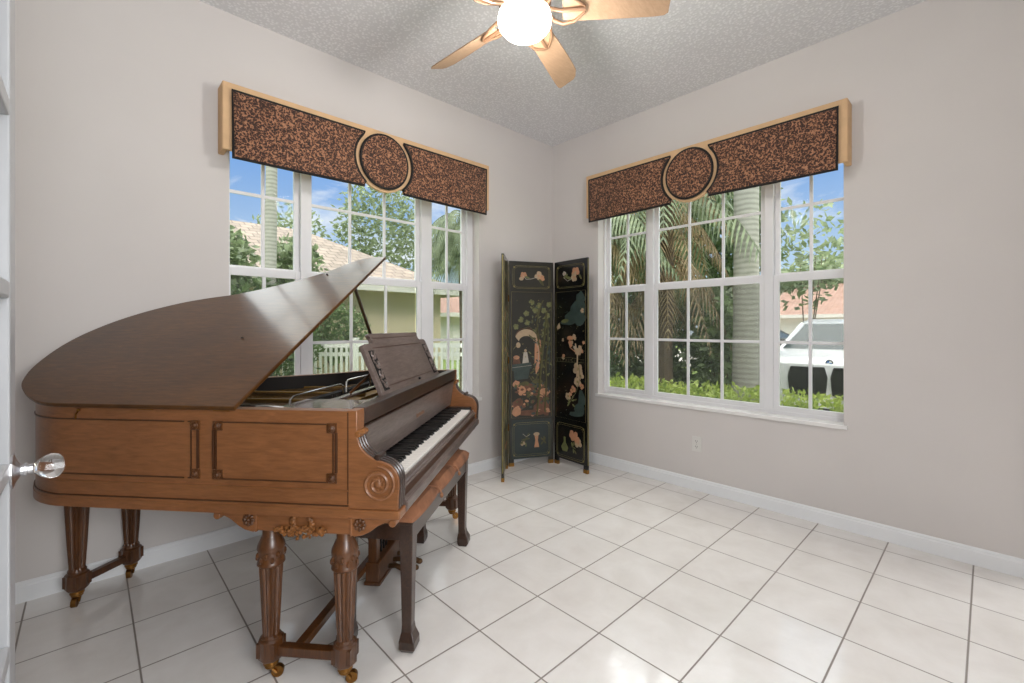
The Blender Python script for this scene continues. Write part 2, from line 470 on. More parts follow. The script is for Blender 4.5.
# ------------------------------------------------------------------ padded valances
def valance(name, label, tf, half, med_side):
    root = thing(name, label, 'valance', group='matching padded window valances')
    # tf(a, d, z): a along from centre, d out from wall into the room
    top, bot = 2.597, 2.222
    b = MB(); RC, ZC = .204, 2.383
    a1 = math.asin((ZC-bot)/RC)
    arc = [(RC*math.cos(t), ZC-RC*math.sin(t)) for t in [a1+(PI-2*a1)*i/20 for i in range(21)]]
    poly = [(-half,top),(half,top),(half,bot)]+arc+[(-half,bot)]
    b.prism(poly, lambda a,z: tf(a,.095,z), lambda a,z: tf(a,.122,z))
    for sgn in (-1,1):
        A = tf(sgn*half,.0015,top); B = tf(sgn*(half-.03),.095,bot); b.box(A,B)
    A = tf(-half+.03,.0015,top); B = tf(half-.03,.095,top-.02); b.box(A,B)
    b.build('cornice_board', TAN, root, bevel=.006)
    def pad(name, pts, cx, cz):
        m = MB(); n = len(pts)
        lv = [(1,.122),(1,.134),(.985,.142),(.955,.147)]
        vs = []
        for s, d in lv:
            for a, z in pts: vs.append(tf(cx+(a-cx)*s, d, cz+(z-cz)*s))
        fs = [tuple((len(lv)-1)*n+i for i in range(n))]
        for k in range(len(lv)-1):
            for i in range(n):
                j = (i+1) % n; fs.append((k*n+i,k*n+j,(k+1)*n+j,(k+1)*n+i))
        m.add(vs, fs)
        o = m.build(name, LEO, root, smooth=True)
        MB().tube([tf(a,.138,z) for a,z in pts], .0095, 8, True).build('piping', CORD, o, smooth=True)
    for sgn in (-1,1):
        zt, zb = 2.548, 2.190
        RG = .216
        t0 = math.asin((zt-ZC)/RG*.96); t1 = -math.asin((ZC-zb)/RG*.93)
        arc = [(max(.10, RG*math.cos(t)), ZC+RG*math.sin(t)) for t in [t0+(t1-t0)*i/16 for i in range(17)]]
        arc = [(.145,zt)]+arc[1:-1]+[(.148,zb)]
        pts = [(half-.045,zt)]+arc+[(half*.6,zb-.006),(half-.05,zb-.010)]
        pts = [(sgn*a,z) for a,z in pts]
        pad('fabric_panel', pts, sgn*(half*.55), 2.37)
    pad('fabric_medallion', [(.174*math.cos(2*PI*i/40), ZC+.181*math.sin(2*PI*i/40)) for i in range(40)], 0, ZC)
    return root
valance('window_valance', 'tan and leopard-print padded valance above the window behind the piano', lambda a,d,z:(LX(-1.888+a), YW-d, LZ(z)), .957, 0)
valance('window_valance', 'tan and leopard-print padded valance above the window right of the folding screen', lambda a,d,z:(-d, -1.470-a, z), .957, 0)

# ------------------------------------------------------------------ ceiling fan
FX, FY, FZ = -1.950, -1.568, 2.635
fan = thing('ceiling_fan', 'five-blade ceiling fan with light oak blades and lit white globe', 'ceiling fan', (FX,FY,0))
MB().lathe([(.075,H),(.075,H-.03),(.05,H-.06),(.02,H-.065),(.014,H-.07),(.014,2.80)], (0,0,0), 24).build('canopy', FANB, fan, smooth=True)
MB().lathe([(.03,2.82),(.09,2.80),(.115,2.76),(.12,2.70),(.105,2.675),(.10,2.67),(.085,2.665),(.07,2.66)], (0,0,0), 28).build('motor_housing', FANB, fan, smooth=True)
MB().lathe([(.07,2.668),(.098,2.663),(.116,2.646),(.122,2.62),(.116,2.592),(.093,2.566),(.055,2.550),(.012,2.545)], (0,0,0), 28).build('globe_shade', GLOBE, fan, smooth=True)
def blade(ang):
    c, s = math.cos(ang), math.sin(ang)
    prof = [(.17,.046,.046),(.21,.056,.056),(.30,.060,.060),(.45,.064,.066),(.57,.062,.070),(.615,.044,.068),(.632,.024,.058)]
    pitch = R(-23)
    up, dn = [], []
    def tf(r, w, h):
        x, y, z = r, w*math.cos(pitch), FZ+.022+w*math.sin(pitch)+h
        return (x*c-y*s, x*s+y*c, z)
    m = MB()
    n = len(prof); vs = []
    for h in (-.004,.004):
        for r, wl, wr in prof:
            vs += [tf(r,-wl,h), tf(r,wr,h)]
    fs = []
    for b0 in (0, 2*n):
        for k in range(n-1): fs.append((b0+2*k,b0+2*k+1,b0+2*k+3,b0+2*k+2))
    for k in range(n-1):
        fs.append((2*k,2*k+2,2*n+2*k+2,2*n+2*k)); fs.append((2*k+1,2*k+3,2*n+2*k+3,2*n+2*k+1))
    fs += [(0,1,2*n+1,2*n),(2*n-2,2*n-1,4*n-1,4*n-2)]
    m.add(vs, fs)
    bo = m.build('blade', FANW, fan, bevel=.0015)
    k = MB()
    for sg in (-1,1):
        k.tube([tf(.095,sg*.012,.012), tf(.13,sg*.055,.006), tf(.17,sg*.062,-.006), tf(.22,sg*.050,-.012), tf(.27,sg*.012,-.011)], [.010,.009,.008,.007,.006], 8)
    k.tube([tf(.09,0,.012), tf(.16,0,-.008), tf(.27,0,-.011)], .009, 8)
    k.build('blade_bracket', FANB, bo, smooth=True)
for i in range(5): blade(R(-51.1+72*i))
# ------------------------------------------------------------------ grand piano (u to the keyboard, v from the spine to the treble side)
PW = 1.44
piano = thing('grand_piano', 'brown walnut baby grand piano with raised lid, carved paired legs and music desk', 'piano', (-2.92674,-1.29980,0), R(-49))
def catmull(pts, n=6, closed=False):
    out = []
    L = len(pts)
    for i in range(L-1):
        p0 = pts[max(i-1,0)]; p1 = pts[i]; p2 = pts[i+1]; p3 = pts[min(i+2,L-1)]
        for k in range(n):
            t = k/n
            out.append(tuple(.5*((2*p1[j])+(-p0[j]+p2[j])*t+(2*p0[j]-5*p1[j]+4*p2[j]-p3[j])*t*t+(-p0[j]+3*p1[j]-3*p2[j]+p3[j])*t**3) for j in range(len(p1))))
    out.append(tuple(pts[-1])); return out
def offset(path, d):
    out = []
    for i, p in enumerate(path):
        a = path[max(i-1,0)]; b = path[min(i+1,len(path)-1)]
        t = Vector((b[0]-a[0], b[1]-a[1])).normalized()
        out.append((p[0]+t.y*d, p[1]-t.x*d))
    return out
rimpts = [(.32,0),(.1,0),(-.2,0),(-.45,0),(-.65,0),(-.75,.003),(-.85,.036),(-.94,.096),(-1.0,.16),(-1.045,.237),(-1.083,.345),(-1.093,.44),(-1.08,.525),(-1.05,.605),(-.985,.695),(-.89,.783),(-.79,.84),(-.69,.88),(-.6,.93),(-.5,1.01),(-.4,1.1),(-.31,1.21),(-.25,1.31),(-.18,1.395),(-.08,1.435),(.05,PW),(.32,PW)]
rim = catmull(rimpts, 5)
def band(mb, path, d_in, d_out, z0, z1):
    """vertical band following a plan path (d measured to the inside)"""
    A = offset(path, d_out); B = offset(path, d_in)
    n = len(path)
    vs = [(p[0],p[1],z0) for p in A]+[(p[0],p[1],z0) for p in B]+[(p[0],p[1],z1) for p in B]+[(p[0],p[1],z1) for p in A]
    fs = []
    for i in range(n-1):
        for k in range(4):
            k2 = (k+1) % 4
            fs.append((k*n+i,k*n+i+1,k2*n+i+1,k2*n+i))
    fs += [(0,n,2*n,3*n),(n-1,2*n-1,3*n-1,4*n-1)]
    mb.add(vs, fs)
# inside is to the left when walking spine -> tail -> treble?  walking -u along v=0, inside is +v (right hand): d>0 outside check below
sgn = 1 if offset(rim,.1)[3][1] < 0 else -1
IN, OUT = -sgn, sgn
mb = MB(); band(mb, rim, IN*.045, 0, .652, .970)
mb.build('rim', CASE, piano, smooth=True)
mb = MB(); band(mb, rim, IN*.02, OUT*.006, .626, .655); band(mb, rim, IN*.01, OUT*.004, .655, .664)
mb.build('base_moulding', CASE, piano, smooth=True)
mb = MB(); band(mb, rim, IN*.0455, IN*.045, .86, .969)
mb.build('rim_lining', FELT, piano, smooth=True)
mb = MB(); band(mb, rim, IN*.01, OUT*.0045, .6635, .667)
mb.build('moulding_joint', LINE, piano, smooth=True)
mb = MB(); band(mb, rim, 0, OUT*.003, .712, .716)
mb.build('rim_bead', CASE, piano, smooth=True)
inner = offset(rim, IN*.046)
def plate(name, path, z0, z1, mat, parent=piano):
    n = len(path)
    m = MB(); m.prism(path, lambda a,b:(a,b,z0), lambda a,b:(a,b,z1)); return m.build(name, mat, parent)
plate('bottom_board', offset(rim, IN*.02), .640, .655, LEGW)
plate('soundboard', inner, .866, .872, SOUND)
# iron plate with struts, strings and dampers
inner2 = offset(rim, IN*.07)
mb = MB(); band(mb, [p for p in inner2[18:-8]], IN*.07, 0, .873, .898)
for v0, u1, v1 in ((.30,-.98,.40),(.58,-.98,.56),(.80,-.70,.80),(1.05,-.42,1.0)):
    mb.tube([(.02,v0,.90),(u1,v1,.90)], .012, 6)
mb.box((-.05,.08,.873),(.03,PW-.08,.892))
mb.build('iron_plate', GOLDP, piano)
mb = MB()
for i in range(70):
    v0 = .10+i*1.22/69
    ue = -.95+.80*max(0,(v0-.45)/.87) if v0 > .45 else -.90
    mb.tube([(.0,v0,.905),(ue,v0*.86+.07,.905)], .0011, 3)
so = mb.build('strings', SILVER, piano); so['kind'] = 'stuff'
mb = MB()
for i in range(60): mb.box((-.085,.12+i*.0195,.905),(-.045,.133+i*.0195,.932))
d_ = mb.build('dampers', FELT, piano); d_['kind'] = 'stuff'
mb = MB().tube([(-.30,.09,.955),(-.02,.09,.965),(.02,.12,.955)], .005, 8)
mb.tube([(-.02,.22,.93),(-.02,.225,.965),(-.02,.25,.975),(-.02,.62,.975),(-.02,.645,.965),(-.02,.65,.93)], .005, 8)
mb.tube([(-.02,.68,.93),(-.02,.685,.975),(-.02,.70,.985),(-.02,.95,.985),(-.02,.96,.93)], .005, 8)
mb.build('nickel_rail', SILVER, piano, smooth=True)

# cheeks with scrolled arm ends
armc = catmull([(.348,.902),(.351,.882),(.363,.852),(.385,.830),(.412,.816),(.440,.808),(.463,.797),(.481,.775),(.488,.744),(.486,.705),(.484,.660)], 4)
armp = [(.315,.972),(.348,.972)]+armc+[(.484,.655),(.315,.655)]
def spiral(cx, cz, r0, r1, turns, v, n=46, a0=PI/2):
    return [(cx+(r0+(r1-r0)*i/n)*math.cos(a0-turns*2*PI*i/n), v, cz+(r0+(r1-r0)*i/n)*math.sin(a0-turns*2*PI*i/n)) for i in range(n+1)]
for v0, v1, side in ((0,.056,-1),(PW-.056,PW,1)):
    m = MB(); m.prism(armp, lambda a,z:(a,v0,z), lambda a,z:(a,v1,z))
    arm = m.build('cheek', CASE, piano, smooth=True, bevel=.003)
    vo = v0 if side < 0 else v1
    s = MB(); s.tube(spiral(.418,.738,.058,.012,2.1,vo), [.0058]*47, 6)
    s.ball((.418,vo,.738),.012,10,6,(1,.5,1))
    for k in range(8): s.ball((.418+.02*math.cos(k*PI/4),vo,.738+.02*math.sin(k*PI/4)),.006,6,5,(1,.6,1))
    s.build('scroll_carving', CASE, arm, smooth=True)
    b = MB(); ed = offset([(p[0],p[1]) for p in armc], .0)
    for dv in (.010,.028,.046): b.tube([(p[0]+.001,v0+dv,p[1]+.001) for p in armc], .0045, 6)
    b.build('arm_bead', DARKW, arm, smooth=True)
    vb = MB(); vb.lathe([(.004,-.002),(.010,0),(.012,.012),(.010,.05),(.012,.056),(.010,.06),(.004,.062)], (.352,v0-.002,.897), 14, 'y')
    vb.build('volute', CARVE, arm, smooth=True)
    vb = MB(); vb.lathe([(.003,0),(.010,.002),(.010,.058),(.003,.06)], (.414,v0-.001,.822), 10, 'y'); vb.build('volute', DARKW, arm, smooth=True)
    ft = MB(); ft.box((.315,v0-(.006 if side<0 else 0),.626),(.492,v1+(.006 if side>0 else 0),.655)); ft.build('arm_foot', CASE, arm, bevel=.005)
    MB().box((.3165,vo-.0015,.67),(.3195,vo+.0015,.965)).build('joint_line', LINE, arm)
# case front, fall board, key bed and slip
MB().box((.305,.056,.918),(.350,PW-.056,.973)).box((.300,.056,.906),(.354,PW-.056,.913)).build('front_rail', DARKW, piano, bevel=.003)
MB().prism([(.322,.905),(.344,.905),(.322,.756),(.300,.756)], lambda a,z:(a,.0565,z), lambda a,z:(a,PW-.0565,z)).build('fallboard', DESKW, piano, bevel=.003)
dec = MB()
for i in range(9):
    vv = .66+i*.014; hh = .826+(.004 if i % 3 == 0 else 0)
    dec.box((.3336,vv,.818),(.3346,vv+.008,hh+.006))
dec.build('fallboard_decal', M('worn_gold_decal', rgb(132,98,76), .5, var=.25, scale=60), piano)
MB().box((.02,.03,.657),(.470,PW-.03,.694)).build('keybed', LEGW, piano)
slip = [(.462,.728),(.467,.728),(.467,.716),(.477,.714),(.477,.703),(.472,.701),(.478,.674),(.490,.670),(.498,.664),(.498,.638),(.490,.627),(.40,.627),(.40,.656),(.462,.694)]
MB().prism(slip, lambda a,z:(a,.0565,z), lambda a,z:(a,PW-.0565,z)).build('key_slip', DESKW, piano, bevel=.002)
MB().tube([(.4775,.0575,.704),(.4775,PW-.0575,.704)], .0042, 8).build('slip_bead', DESKW, piano, smooth=True)
MB().tube([(.4935,.0575,.6655),(.4935,PW-.0575,.6655)], .0048, 8).build('slip_bead', DESKW, piano, smooth=True)
MB().prism([(.4722,.698),(.4732,.698),(.4785,.674),(.4775,.674)], lambda a,z:(a+.0008,.0575,z), lambda a,z:(a+.0008,PW-.0575,z)).build('slip_groove', LINE, piano)
KV0, KW = .106, 1.228/52
MB().box((.31,.0565,.695),(.455,KV0-.002,.745)).build('key_block', EBONY, piano, bevel=.004)
MB().box((.31,KV0+52*KW+.002,.695),(.455,PW-.0565,.745)).build('key_block', EBONY, piano, bevel=.004)
k0 = None
for i in range(52):
    if k0 is None:
        k0 = MB().box((.30,.0005,.697),(.4565,KW-.0005,.7345)).build('white_key', IVORY, piano, bevel=.0015); o = k0
    else: o = copy_part(k0, piano)
    o.location = (0, KV0+i*KW, 0)
b0 = None
for i in range(51):
    if i % 7 in (0,2,3,5,6):
        if b0 is None:
            b0 = MB().prism([(.30,.730),(.30,.747),(.400,.7465),(.406,.743),(.409,.733)], lambda a,z:(a,-.0058,z), lambda a,z:(a,.0058,z)).build('black_key', EBONY, piano, bevel=.0012); o = b0
        else: o = copy_part(b0, piano)
        o.location = (0, KV0+(i+1)*KW, 0)
# music shelf and desk
DT = wood('music_shelf_wood', rgb(70,54,46), rgb(98,80,70), rgb(120,100,90), .22, (9,1.2,9), 2.6, .6, .1)  # wood colour lightened to stand in for the window's reflection
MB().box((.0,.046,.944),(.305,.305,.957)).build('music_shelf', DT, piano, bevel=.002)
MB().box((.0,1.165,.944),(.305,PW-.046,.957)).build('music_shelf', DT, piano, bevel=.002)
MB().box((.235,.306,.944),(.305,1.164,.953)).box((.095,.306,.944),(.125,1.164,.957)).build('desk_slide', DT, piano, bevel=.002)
al = R(23.5)
def dk(v, h, t=0): return (.312-h*math.sin(al)+t*math.cos(al), v, .9575+h*math.cos(al)+t*math.sin(al))
half = [(.325,0),(.325,.222),(.333,.232),(.35,.236),(.415,.236),(.428,.240),(.436,.250),(.434,.262),(.424,.268),(.422,.276),(.428,.280),(.745,.280)]
dout = half+[(1.49-v,h) for v,h in half[::-1][1:]]
desk = MB().prism(dout, lambda v,h: dk(v,h,-.018), lambda v,h: dk(v,h,0)).build('music_desk', DESKW, piano, bevel=.002)
pl = MB()
for (va,ha,vb,hb) in ((.41,.045,1.06,.045),(.41,.215,1.06,.215),(.44,.258,1.03,.258)):
    pl.prism([(va,ha-.0015),(vb,hb-.0015),(vb,hb+.0015),(va,ha+.0015)], lambda v,h: dk(v,h,0), lambda v,h: dk(v,h,.0012))
pl.build('panel_line', LINE, desk)
for vc in (.384,1.106):
    back = MB().prism([(vc-.029,.030),(vc+.029,.030),(vc+.029,.205),(vc-.029,.205)], lambda v,h: dk(v,h,-.001), lambda v,h: dk(v,h,.0012))
    fo = back.build('fretwork_panel', FRETB, desk)
    f = MB()
    for k in range(4):
        hc = .056+k*.042; sg = 1 if k % 2 else -1
        f.tube([dk(vc+sg*.019*math.cos(2.0+t*4.6/12)*(1-.5*t/12), hc+.017*math.sin(2.0+t*4.6/12)*(1-.3*t/12), .003) for t in range(13)], .0042, 6)
        f.tube([dk(vc-sg*.024,hc-.018,.003), dk(vc+sg*.004,hc,.003), dk(vc+sg*.024,hc+.02,.003)], .0036, 6)
    f.build('fretwork_scroll', DESKW, fo, smooth=True)
MB().ball(dk(.80,.030,.006),.007).build('desk_knob', EBONY, desk, smooth=True)
for v_ in (.45,1.02): MB().tube([dk(v_,.14,-.02),(.11,v_,.96)], .006, 8).build('desk_support', LEGW, piano)

# lid, hinged along the spine and propped open
PHI = R(28.05)
def lidp(u, w, t=0): return (u, w*math.cos(PHI)-t*math.sin(PHI), .9725+w*math.sin(PHI)+t*math.cos(PHI))
lp = [(-.062,-.014),(-.25,-.014),(-.42,-.014),(-.589,-.014),(-.755,-.011),(-.858,.021),(-.963,.085),(-1.02,.147),(-1.066,.224),(-1.105,.34),(-1.116,.442),(-1.102,.53),(-1.07,.615),(-1.005,.71),(-.903,.803),(-.797,.86),(-.693,.900),(-.6,.955),(-.5,1.035),(-.40,1.13),(-.315,1.24),(-.255,1.36),(-.19,1.44),(-.12,1.468),(-.062,1.47)]
lo = catmull(lp, 5)
lid = MB().prism(lo, lambda u,w: lidp(u,w,0), lambda u,w: lidp(u,w,.016)).build('lid', LIDW, piano, bevel=.004)
MB().ball(lidp(-.33,.44,.020),.006,8,5,(1,1,.4)).build('lid_stud', DARKMETAL, lid)
MB().ball(lidp(-.30,1.17,.020),.006,8,5,(1,1,.8)).build('lid_stud', DARKMETAL, lid)
MB().tube([lidp(-.085,1.03,-.004), (-.045,1.24,.93)], .0095, 8).build('prop_stick', DARKW, piano)
for u in (-.12,-.395):
    MB().tube([(u-.028,-.006,.972),(u+.028,-.006,.972)], .0045, 8).box((u-.028,-.003,.962),(u+.028,0,.972)).build('hinge', BRASS, piano)
MB().tube([(-.645,-.004,.955),(-.640,-.016,.945),(-.645,-.012,.930)], .003, 6).ball((-.645,-.004,.957),.006).build('latch_hook', BRASS, piano)

# raised panels on the spine
def frame_line(mb, u0, u1, z0, z1, v=-.003, w=.0035):
    mb.box((u0,v,z0-w/2),(u1,.001,z0+w/2)); mb.box((u0,v,z1-w/2),(u1,.001,z1+w/2))
pn = MB(); sub_ = [q for q in rim if q[0] < -.22 and q[1] < .5]
for zz in (.738,.926): band(pn, sub_, 0, OUT*.003, zz-.002, zz+.002)
pn.box((-.24,-.003,.736),(-.22,.001,.740)).box((-.24,-.003,.924),(-.22,.001,.928)); pn.box((-.230,-.003,.738),(-.2265,.001,.926)).build('panel_moulding', LINE, piano)
pn = MB(); frame_line(pn, -.120, .262, .738, .926); pn.box((-.140,-.003,.738),(-.1365,.001,.926)); pn.box((.2665,-.003,.738),(.270,.001,.926))
pn.build('panel_moulding', LINE, piano)
MB().box((-.206,-.006,.770),(-.199,.001,.900)).build('panel_rod', LINE, piano, bevel=.001)
MB().box((-.150,-.006,.770),(-.143,.001,.900)).build('panel_rod', LINE, piano, bevel=.001)
MB().box((.276,-.006,.770),(.283,.001,.900)).build('panel_rod', LINE, piano, bevel=.001)
for u in (-.213,-.133,.264):
    for z in (.752,.914):
        m = MB(); m.box((u-.017,-.004,z-.016),(u+.017,.001,z+.016)); m.lathe([(.014,-.004),(.014,-.008),(.009,-.010),(.009,-.007),(.004,-.011)], (u,0,z), 14, 'y')
        m.build('corner_rosette', LEGW, piano, bevel=.001)
# apron with scroll brackets, rosettes and wreath above the front pair of legs
def apron(v0, v1, side):
    m = MB()
    poly = [(-.16,.627),(-.162,.612),(-.155,.600),(-.143,.598),(-.137,.606),(-.122,.607),(-.100,.597),(-.072,.576),(-.048,.564),(-.020,.558),(-.008,.562),(-.008,.627)]
    m.prism(poly, lambda u,z:(u,v0,z), lambda u,z:(u,v1,z))
    m.prism([(.312-u,z) for u,z in poly], lambda u,z:(u,v0,z), lambda u,z:(u,v1,z))
    m.box((-.008,v0+.003,.563),(.320,v1,.627))
    m.box((-.012,v0-.003,.560),(-.006,v1,.627)); m.box((.318,v0-.003,.560),(.324,v1,.627))
    for u in (-.148,.460): m.lathe([(.012,-.004),(.013,0),(.013,v1-v0),(.012,v1-v0+.004)], (u,v0,.608), 12, 'y')
    a = m.build('apron', CASE, piano, smooth=True, bevel=.002)
    vo = v0 if side < 0 else v1
    for u in (-.036,.350):
        r = MB(); r.ball((u,vo,.598),.007,8,6)
        for k in range(8): r.ball((u+.015*math.cos(k*PI/4),vo,.598+.015*math.sin(k*PI/4)),.0075,8,5,(1,.7,1))
        r.build('rosette', LEGW, a, smooth=True)
    w = MB(); q = random.Random(3)
    for k in range(34):
        t = 2*PI*k/34; rr = .031+q.uniform(-.004,.004)
        w.ball((.155+rr*1.05*math.cos(t), vo+side*.004, .601+rr*.75*math.sin(t)), .0065*q.uniform(.8,1.3), 7, 5, (1.2,.9,.9))
    for k in range(90):
        x = q.uniform(-1,1); d = (1-abs(x))**.6
        w.ball((.155+x*.088, vo+side*q.uniform(.0,.012), .577-d*q.uniform(-.012,.034)), .0058*q.uniform(.7,1.4), 6, 5, (1,.9,1.1))
    w.build('wreath_carving', CARVE, a, smooth=True)
apron(.016,.044,-1); apron(PW-.044,PW-.016,1)
# bring the case to its true size: it is 4.7 percent larger than first drawn
KP = 1.047
TS = Matrix.Translation((-.0465,0,-.0583)) @ Matrix.Scale(KP, 4)
done = set()
def resize(o):
    if o.type == 'MESH':
        if o.location.length > 1e-6:
            if o.data.name not in done: o.data.transform(Matrix.Translation((0,0,-.0583)) @ Matrix.Scale(KP, 4))
            o.location = (o.location.x*KP-.0465, o.location.y*KP, 0)
        elif o.data.name not in done: o.data.transform(TS)
        done.add(o.data.name)
    for ch in o.children: resize(ch)
bpy.context.view_layer.update()
for ch in list(piano.children): resize(ch)
# legs
FR = [(.028,.598),(.028,.508),(.032,.502),(.036,.492),(.044,.474),(.0455,.462),(.0425,.456),(.0425,.418),(.0455,.414),(.0455,.408),(.0395,.400),(.0395,.396),(.0385,.38),(.036,.34),(.0335,.28),(.0295,.20),(.0275,.160),(.0275,.156),(.033,.150),(.033,.140)]
TR = [(.046,.600),(.051,.594),(.051,.580),(.048,.574),(.048,.540),(.051,.536),(.047,.528),(.047,.525),(.0445,.48),(.041,.41),(.037,.33),(.033,.25),(.028,.17),(.028,.165),(.033,.156),(.033,.140)]
def leg(u, v, prof, fl, band_, wheel=0.0):
    m = MB(); m.lathe(prof, (u,v,0), 48, 'z', (fl[0], fl[1], 12))
    h = .034
    m.lathe([(.036,.146),(.042,.140),(.042,.078),(.036,.070),(.026,.064)], (u,v,0), 8, 'z'); m.taper((u,v,.134),(h,h),(u,v,.084),(h,h))
    if band_:
        for k in range(14):
            t = 2*PI*k/14; m.ball((u+.0425*math.cos(t),v+.0425*math.sin(t),.437+.008*(1 if k % 2 else -1)),.010,6,5,(.8,.8,1.1))
    l = m.build('leg', LEGW, piano, smooth=True)
    c = MB(); c.lathe([(.025,.068),(.026,.052),(.021,.048),(.022,.042),(.017,.036),(.010,.034)], (u,v,0), 18)
    cw, sw = math.cos(wheel), math.sin(wheel)
    def wp(a, b, z): return (u+a*cw-b*sw, v+a*sw+b*cw, z)
    for sg in (-1,1): c.tube([wp(.0,sg*.012,.042), wp(.020,sg*.0125,.020)], .005, 6)
    ws = []
    n = 16
    for b in (-.009,.009): ws += [wp(.022+.020*math.cos(2*PI*i/n), b, .0202+.020*math.sin(2*PI*i/n)) for i in range(n)]
    c.add(ws, [tuple(range(n))[::-1], tuple(range(n,2*n))]+[(i,(i+1)%n,n+(i+1)%n,n+i) for i in range(n)])
    c.build('caster', BRASS, l, smooth=True)
for u, v in ((-.022,.05),(.252,.05),(.035,1.405),(.310,1.405)): leg(u, v, FR, (10,17), True, R(20))
for u, v in ((-1.152,.355),(-1.132,.592)): leg(u, v, TR, (7,13), False, R(-60))
st = MB(); st.box((.012,.034,.084),(.218,.066,.118)); st.build('leg_stretcher', LEGW, piano, bevel=.003)
st = MB(); st.box((.069,1.389,.084),(.276,1.421,.118)); st.build('leg_stretcher', LEGW, piano, bevel=.003)
st = MB(); st.box((.056,.066,.086),(.090,1.389,.114)); st.build('long_stretcher', LEGW, piano, bevel=.003)
st = MB(); st.prism([(-1.164,.388),(-1.134,.388),(-1.118,.558),(-1.148,.558)], lambda a,b:(a,b,.086), lambda a,b:(a,b,.116)); st.build('leg_stretcher', LEGW, piano, bevel=.003)
# pedal lyre
LV = .735
m = MB(); m.box((.086,LV-.145,.030),(.154,LV+.145,.130)); m.box((.080,LV-.150,.022),(.160,LV+.150,.040)); m.box((.080,LV-.155,.575),(.154,LV+.155,.603))
for sg in (-1,1): m.box((.098,LV+sg*.120-.022,.13),(.140,LV+sg*.120+.022,.58))
lyre = m.build('pedal_lyre', LEGW, piano, bevel=.004)
for k in (-1,0,1): MB().tube([(.119,LV+k*.035,.125),(.119,LV+k*.035,.58)], .0045, 8).build('pedal_rod', DARKMETAL, lyre)
for sg in (-1,1): MB().tube([(.10,LV+sg*.05,.10),(-.10,LV+sg*.05,.60)], .005, 8).build('lyre_brace', DARKMETAL, lyre)
for k in (-1,0,1):
    vv = LV+k*.062
    MB().tube([(.17,vv,.075),(.205,vv,.078),(.235,vv,.066),(.258,vv,.046),(.285,vv,.040)], [.011,.012,.013,.016,.013], 10).ball((.284,vv,.040),.0155,10,7,(1.1,1,.9)).build('pedal', PEDAL, lyre, smooth=True)

# ------------------------------------------------------------------ piano bench
def PW_(u, v):
    a = R(-49); return (-2.9757916+u*math.cos(a)-v*math.sin(a), -1.3424468+u*math.sin(a)+v*math.cos(a))
bx_, by_ = PW_(.312,.722)
bench = thing('piano_bench', 'dark wooden piano bench with tufted rust suede cushion, tucked under the keyboard', 'bench', (bx_,by_,0), R(-51.4))
HL, HWd = .442, .145
m = MB()
for sg in (-1,1):
    m.box((sg*(HWd-.022),-HL+.03,.425),(sg*HWd,HL-.03,.490)); m.box((-HWd+.01,sg*(HL-.022),.425),(HWd-.01,sg*HL,.490))
m.box((-HWd-.006,-HL-.006,.486),(HWd+.006,HL+.006,.499))
m.build('bench_frame', DARKW, bench, bevel=.003)
for sx in (-1,1):
    for sy in (-1,1):
        cx, cy = sx*(HWd-.024), sy*(HL-.026)
        l = MB(); L = [(.49,.0265,0),(.42,.0265,0),(.25,.022,0),(.10,.0195,0),(.075,.022,.002),(.045,.031,.006),(.018,.031,.007),(0,.023,.004)]
        vs = []
        for z, s, o in L:
            for dx, dy in ((-1,-1),(1,-1),(1,1),(-1,1)): vs.append((cx+sx*o+dx*s, cy+sy*o+dy*s, z))
        fs = [(0,1,2,3),(28,29,30,31)]
        for k in range(len(L)-1):
            for i in range(4):
                j = (i+1) % 4; fs.append((k*4+i,k*4+j,(k+1)*4+j,(k+1)*4+i))
        l.add(vs, fs); l.build('leg', DARKW, bench, bevel=.003)
NX, NY = 18, 60
vs = []; fs = []
cl, cwid = HL+.012, HWd+.020
def cush(i, j):
    x = -1+2*i/NX; y = -1+2*j/NY
    e = (1-abs(x)**6)*(1-abs(y)**14)
    seg = abs(math.sin(PI*(y*.5+.5)*3))**.55
    h = .018+.046*max(0,e)**.4*(.30+.70*seg)
    ins = 1.0-.06*(1-seg)
    return (x*cwid*ins*(1-.02*abs(y)**8), y*cl, .499+h)
for j in range(NY+1):
    for i in range(NX+1): vs.append(cush(i,j))
for j in range(NY):
    for i in range(NX):
        a = j*(NX+1)+i; fs.append((a,a+1,a+NX+2,a+NX+1))
nb = len(vs)
per = [i for i in range(NX+1)]+[(j*(NX+1)+NX) for j in range(1,NY+1)]+[NY*(NX+1)+i for i in range(NX-1,-1,-1)]+[j*(NX+1) for j in range(NY-1,0,-1)]
for k in per: vs.append((vs[k][0]*.985, vs[k][1]*.99, .4995))
n = len(per)
for k in range(n): fs.append((per[k],per[(k+1)%n],nb+(k+1)%n,nb+k))
fs.append(tuple(nb+k for k in range(n)))
cu = MB().add(vs, fs).build('seat_cushion', SUEDE, bench, smooth=True)
for y in (-cl/3, cl/3):
    t = MB(); t.tube([(-cwid*.97,y,.530),(-cwid*.5,y+.003,.536),(0,y,.537),(cwid*.6,y-.004,.537),(cwid*.95,y,.532),(cwid*1.03,y+.002,.512),(cwid*1.03,y+.012,.497)], .0032, 6)
    t.ball((cwid*1.03,y+.012,.492),.008,8,6,(1,1,1.5))
    t.build('cushion_tie', M('tan_cord', rgb(150,104,74), .8, var=.2), cu, smooth=True)
